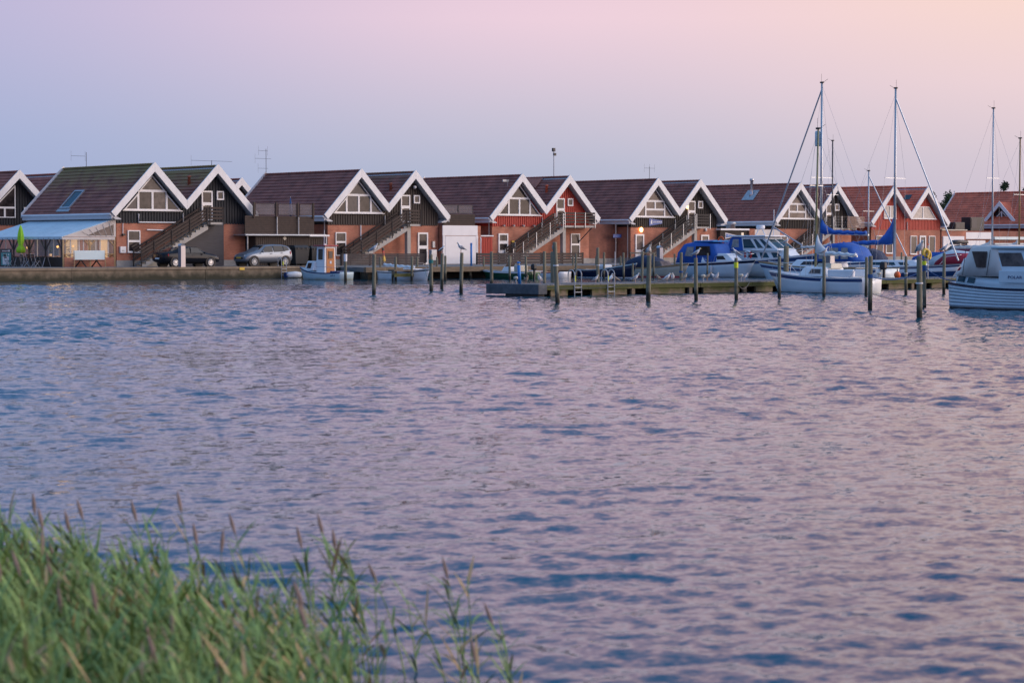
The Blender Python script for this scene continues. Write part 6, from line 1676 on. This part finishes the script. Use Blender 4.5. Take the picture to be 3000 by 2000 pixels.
yagi(136.1, 132.9, 8.22, 1.15, 'forked aerial on the club house ridge', ((1.0, 1.3, 3),))
pw = thing('weather_mast', 'slim mast with small instruments on the red house ridge', 'mast', (125.3, 133.8, 8.2))
MB().tube([(0, 0, 0), (0, 0, 2.3)], .035, 6).build('pole', 'galv', pw); MB().box(-.14, .10, -.1, .1, 2.2, 2.5).build('sensor_box', 'steel_dark', pw); MB().box(-.02, .22, -.08, .08, 1.85, 2.08).build('sensor_box', 'steel_dark', pw)
fu = thing('flue_pipe', 'shiny metal flue pipe on the tiled roof beside the pennant shed', 'flue', (154.45, 137.1, 7.0))
MB().lathe([(.30, .05), (.16, .35), (.14, 1.55), (.20, 1.56), (.20, 1.78)], (0, 0), 12).build('pipe', 'metal', fu, True)
b_ = slope_box(155.41, 8.14, .75, 2.1, 136.4, 137.9, .08, .11); MB().add([(a - 154.45, b - 137.1, c - 7.0) for a, b, c in b_.v], b_.f).build('flashing', 'galv', fu)
for x, y, z, m, lab in ((88.1, 133.6, 6.85, 'tile_old', 'red vent pipe on the mossy black house roof'), (106.9, 133.2, 6.70, 'tile_old', 'red vent pipe on the second roof of the brown house'), (124.0, 133.3, 6.85, 'tile_red', 'red vent pipe on the second roof of the red house')):
    o = tag(MB().lathe([(.13, -.25), (.10, .55), (.14, .56), (.14, .66)], (0, 0), 10).build('vent_pipe', m, None, True), lab, 'vent'); o.location = (x, y, z)
ra = thing('small_dish', 'little flat antenna plate on the red house roof', 'aerial', (118.9, 132.6, 7.15))
MB().tube([(0, 0, 0), (0, 0, .55)], .025, 6).build('pole', 'galv', ra); MB().box(-.55, .1, -.05, .05, .5, .68).build('plate', 'galv', ra)

# ================================================================== TREES BEHIND
def tree(x, y, h, r, lab, leafm, n=1500, z0=.79, seed=1, conif=False):
    g = random.Random(seed)
    t = thing('tree', lab, 'tree', (x, y, z0), 0, 'trees behind the houses')
    m = MB().tube([(0, 0, 0), (.1, .05, h * .4), (.0, 0, h * .8)], [.22, .16, .05], 7)
    for k in range(6):
        a = g.uniform(0, 6.28); z = h * g.uniform(.35, .7)
        m.tube([(0, 0, z), (math.cos(a) * r * .4, math.sin(a) * r * .4, z + h * .12), (math.cos(a) * r * .7, math.sin(a) * r * .7, z + h * .22)], [.09, .06, .02], 5)
    m.build('trunk', 'bark', t)
    c = MB(); cl = []
    for k in range(24):
        zz = g.uniform(.22, 1.0); lim = (1 - zz) * 1.1 + .08 if conif else math.sin(min(1, zz * 1.05) * math.pi) ** .55
        a = g.uniform(0, 6.28); q = r * lim * math.sqrt(g.random())
        cl.append((q * math.cos(a), q * math.sin(a), h * zz * .97, g.uniform(.35, .6) * (r / 2.2)))
    for k in range(n):
        px, py, pz, s = g.choice(cl)
        p = Vector((px + g.gauss(0, s * .6), py + g.gauss(0, s * .6), pz + g.gauss(0, s * .5)))
        d = Vector((g.uniform(-1, 1), g.uniform(-1, 1), g.uniform(-.4, 1))).normalized() * g.uniform(.12, .26); e = d.cross(Vector((g.random(), g.random(), g.random()))).normalized() * .09
        c.add([p, p + d * .5 + e, p + d, p + d * .5 - e], [(0, 1, 2, 3)])
    c.build('crown', leafm, t)
    return t
for k, (x, y, h, r, lm, cf, lab) in enumerate(((231.5, 176, 8.2, 2.2, 'leaf_tree', False, 'leafy green tree tucked behind the red tiled pair of gables'), (236.6, 178, 9.4, 1.9, 'leaf_pine', True, 'dark pointed evergreen between the red tiled houses'),
        (237.0, 175, 8.4, 2.1, 'leaf_tree', False, 'round green tree right of the dark evergreen'), (241.2, 178, 9.0, 2.2, 'leaf_tree', False, 'leafy tree standing against the dormer house verge'), (243, 176.5, 8.2, 2.2, 'leaf_tree', False, 'tree mostly hidden behind the dormer house roof'),
        (233.5, 174.0, 7.2, 1.9, 'leaf_pine', True, 'low dark bush beside the pair of red gables'), (240.2, 170, 9.3, 1.1, 'leaf_pine', True, 'thin tree tip peeping over the dormer house ridge'), (242.4, 170, 9.9, 1.4, 'leaf_pine', True, 'broadest tree top above the dormer house ridge'),
        (243.4, 170.4, 10.2, 1.2, 'leaf_pine', True, 'tallest tree tip above the dormer house ridge'), (247.6, 170, 9.7, 1.2, 'leaf_pine', True, 'tree tip between the plain mast and the wooden mast'))):
    tree(x, y, h, r, lab, lm, 2600, seed=k + 3, conif=cf)

# ================================================================== REEDS IN FRONT
gR = random.Random(21)
def reed(mb_s, mb_l, mb_d, mb_p, base, h, lean, plume):
    """one reed: jointed stem, long arching leaves set alternately, sometimes a plume"""
    b = Vector(base); top = b + Vector((lean.x, lean.y, h))
    ctrl = b + Vector((lean.x * .25, lean.y * .25, h * .55))
    def P(t): return b * (1 - t) ** 2 + ctrl * 2 * t * (1 - t) + top * t * t
    mb_s.tube([P(k / 5) for k in range(6)], [.0045, .0042, .004, .0035, .003, .002], 4)
    n = gR.randint(8, 13); a0 = gR.uniform(0, 6.28)
    for i in range(n):
        t = .22 + .76 * i / n + gR.uniform(-.03, .03); p = P(min(t, 1))
        a = a0 + i * 2.5 + gR.uniform(-.4, .4)
        # wind combs the leaves down the view to the left
        out = (Vector((math.cos(a), math.sin(a), 0)) - RT * .55 + FW * .1).normalized()
        L = gR.uniform(.13, .25) * (1.1 - .25 * t); w = gR.uniform(.005, .0095)
        up = gR.uniform(.55, 1.5); dr = gR.uniform(.0, .45)
        sd = out.cross(Vector((0, 0, 1))).normalized()
        pts = [p + out * L * s * .75 + Vector((0, 0, (up * s - dr * s * s * 1.4) * L * .8)) for s in (0, .3, .65, 1)]
        ws = [w * .5, w, w * .8, .001]
        tw = Vector((0, 0, .4 * gR.uniform(-1, 1)))
        vs = []
        for q, ww in zip(pts, ws): vs += [q - (sd + tw) * ww, q + (sd + tw) * ww]
        (mb_d if gR.random() < .13 or (t < .35 and gR.random() < .35) else mb_l).add(vs, [(0, 1, 3, 2), (2, 3, 5, 4), (4, 5, 7, 6)])
    if plume:
        r = []; d = (top - P(.9)).normalized()
        for s, k in ((-.01, .003), (.02, .010), (.05, .013), (.085, .009), (.115, .002)):
            c = top + d * s
            r.append([c + Vector((math.cos(q) * k, math.sin(q) * k * .7, 0)) for q in [2 * math.pi * j / 6 for j in range(6)]])
        mb_p.loft(r)
def shore(s):
    """nearest and farthest distance of the reed bed along the bank, s metres to the right of the view axis per 10 m"""
    return s
RS, RL, RD, RP = MB(), MB(), MB(), MB()
cnt = 0
while cnt < 1500:
    f = gR.uniform(7.2, 13.6); px = gR.uniform(-130, 1120)
    # bed edge: deep on the left, thinning to the right
    k = px / 1100
    far = 13.0 - 2.6 * max(0, k) ** .8
    if f > far: continue
    if gR.random() < max(0, k - .02) ** .9 * .88: continue
    s = (px - 1500) / 6240 * f
    h = gR.triangular(.34, .90, .55) - .10 * max(0, k) + (.12 if f < 10 else 0)
    p = FW * f + RT * s
    reed(RS, RL, RD, RP, (p.x, p.y, -.15), h + .15, RT * gR.gauss(-.10, .08) + FW * gR.gauss(0, .06), gR.random() < .014)
    cnt += 1
rb = RL.build('reed_bed', 'reed'); rb['kind'] = 'stuff'; rb['label'] = 'dense bed of wind combed green reeds on the near bank'; rb['category'] = 'reeds'
for mb_, nm, mm in ((RS, 'stems', 'reed'), (RD, 'dry_leaves', 'reed_dry'), (RP, 'plumes', 'reed_plume')):
    o = mb_.build(nm, mm, rb); o['kind'] = 'stuff'
# single reeds standing clear of the bed
def single(px, f, h, lab, lx=-.1, plume=True, n=1):
    s = (px - 1500) / 6240 * f; p = FW * f + RT * s
    t = thing('reed_plant', lab, 'reed', (p.x, p.y, -.15), 0, 'single reeds at the edge of the bed')
    a, b, c, d = MB(), MB(), MB(), MB()
    for i in range(n):
        reed(a, b, c, d, (gR.gauss(0, .06) * (n > 1), gR.gauss(0, .06) * (n > 1), 0), h + .15 - gR.uniform(0, .12) * (i > 0), RT * (lx + gR.gauss(0, .04)) + FW * gR.gauss(0, .03), plume and i == 0)
    for mb_, nm, mm in ((a, 'stem', 'reed'), (b, 'leaves', 'reed'), (c, 'dry_leaf', 'reed_dry'), (d, 'plume', 'reed_plume')):
        if mb_.v:
            o = mb_.build(nm, mm, t)
            if nm != 'plume': o['kind'] = 'stuff'
for px, f, h, lab, n in ((1345, 11.0, .56, 'leafy reed clump leaning left at the edge of the bed', 4), (1500, 10.6, .40, 'low separate reed tuft out in the water', 2), (1420, 10.4, .24, 'tiny reed tuft low in the water', 1), (1225, 11.3, .50, 'thin reed between two thicker clumps', 2), (1085, 11.0, .78, 'tall bushy reed clump at the right of the bed', 7),
                         (590, 11.5, .84, 'reed with a dark plume rising above the bed', 1), (470, 11.7, .78, 'reed with a drooping leaf and plume above the bed', 1), (100, 11.6, .82, 'reed with upright fan of leaves at the bed corner', 3), (320, 12.0, .74, 'plumed reed above the middle of the bed', 1), (1010, 11.4, .66, 'single plumed reed beside the bushy clump', 1), (770, 11.5, .72, 'plumed reed with narrow leaves above the bed', 1), (890, 11.4, .66, 'reed group with crossing leaves right of the bed', 5), (690, 11.3, .70, 'reed pair with plumes behind the bed', 2), (250, 11.5, .74, 'thin reed standing clear over the left of the bed', 2)):
    single(px, f, h, lab, n=n)
# ------------------------------------------------------------------ render settings
S.render.engine = 'CYCLES'
S.render.resolution_x = 1024
S.render.resolution_y = 682
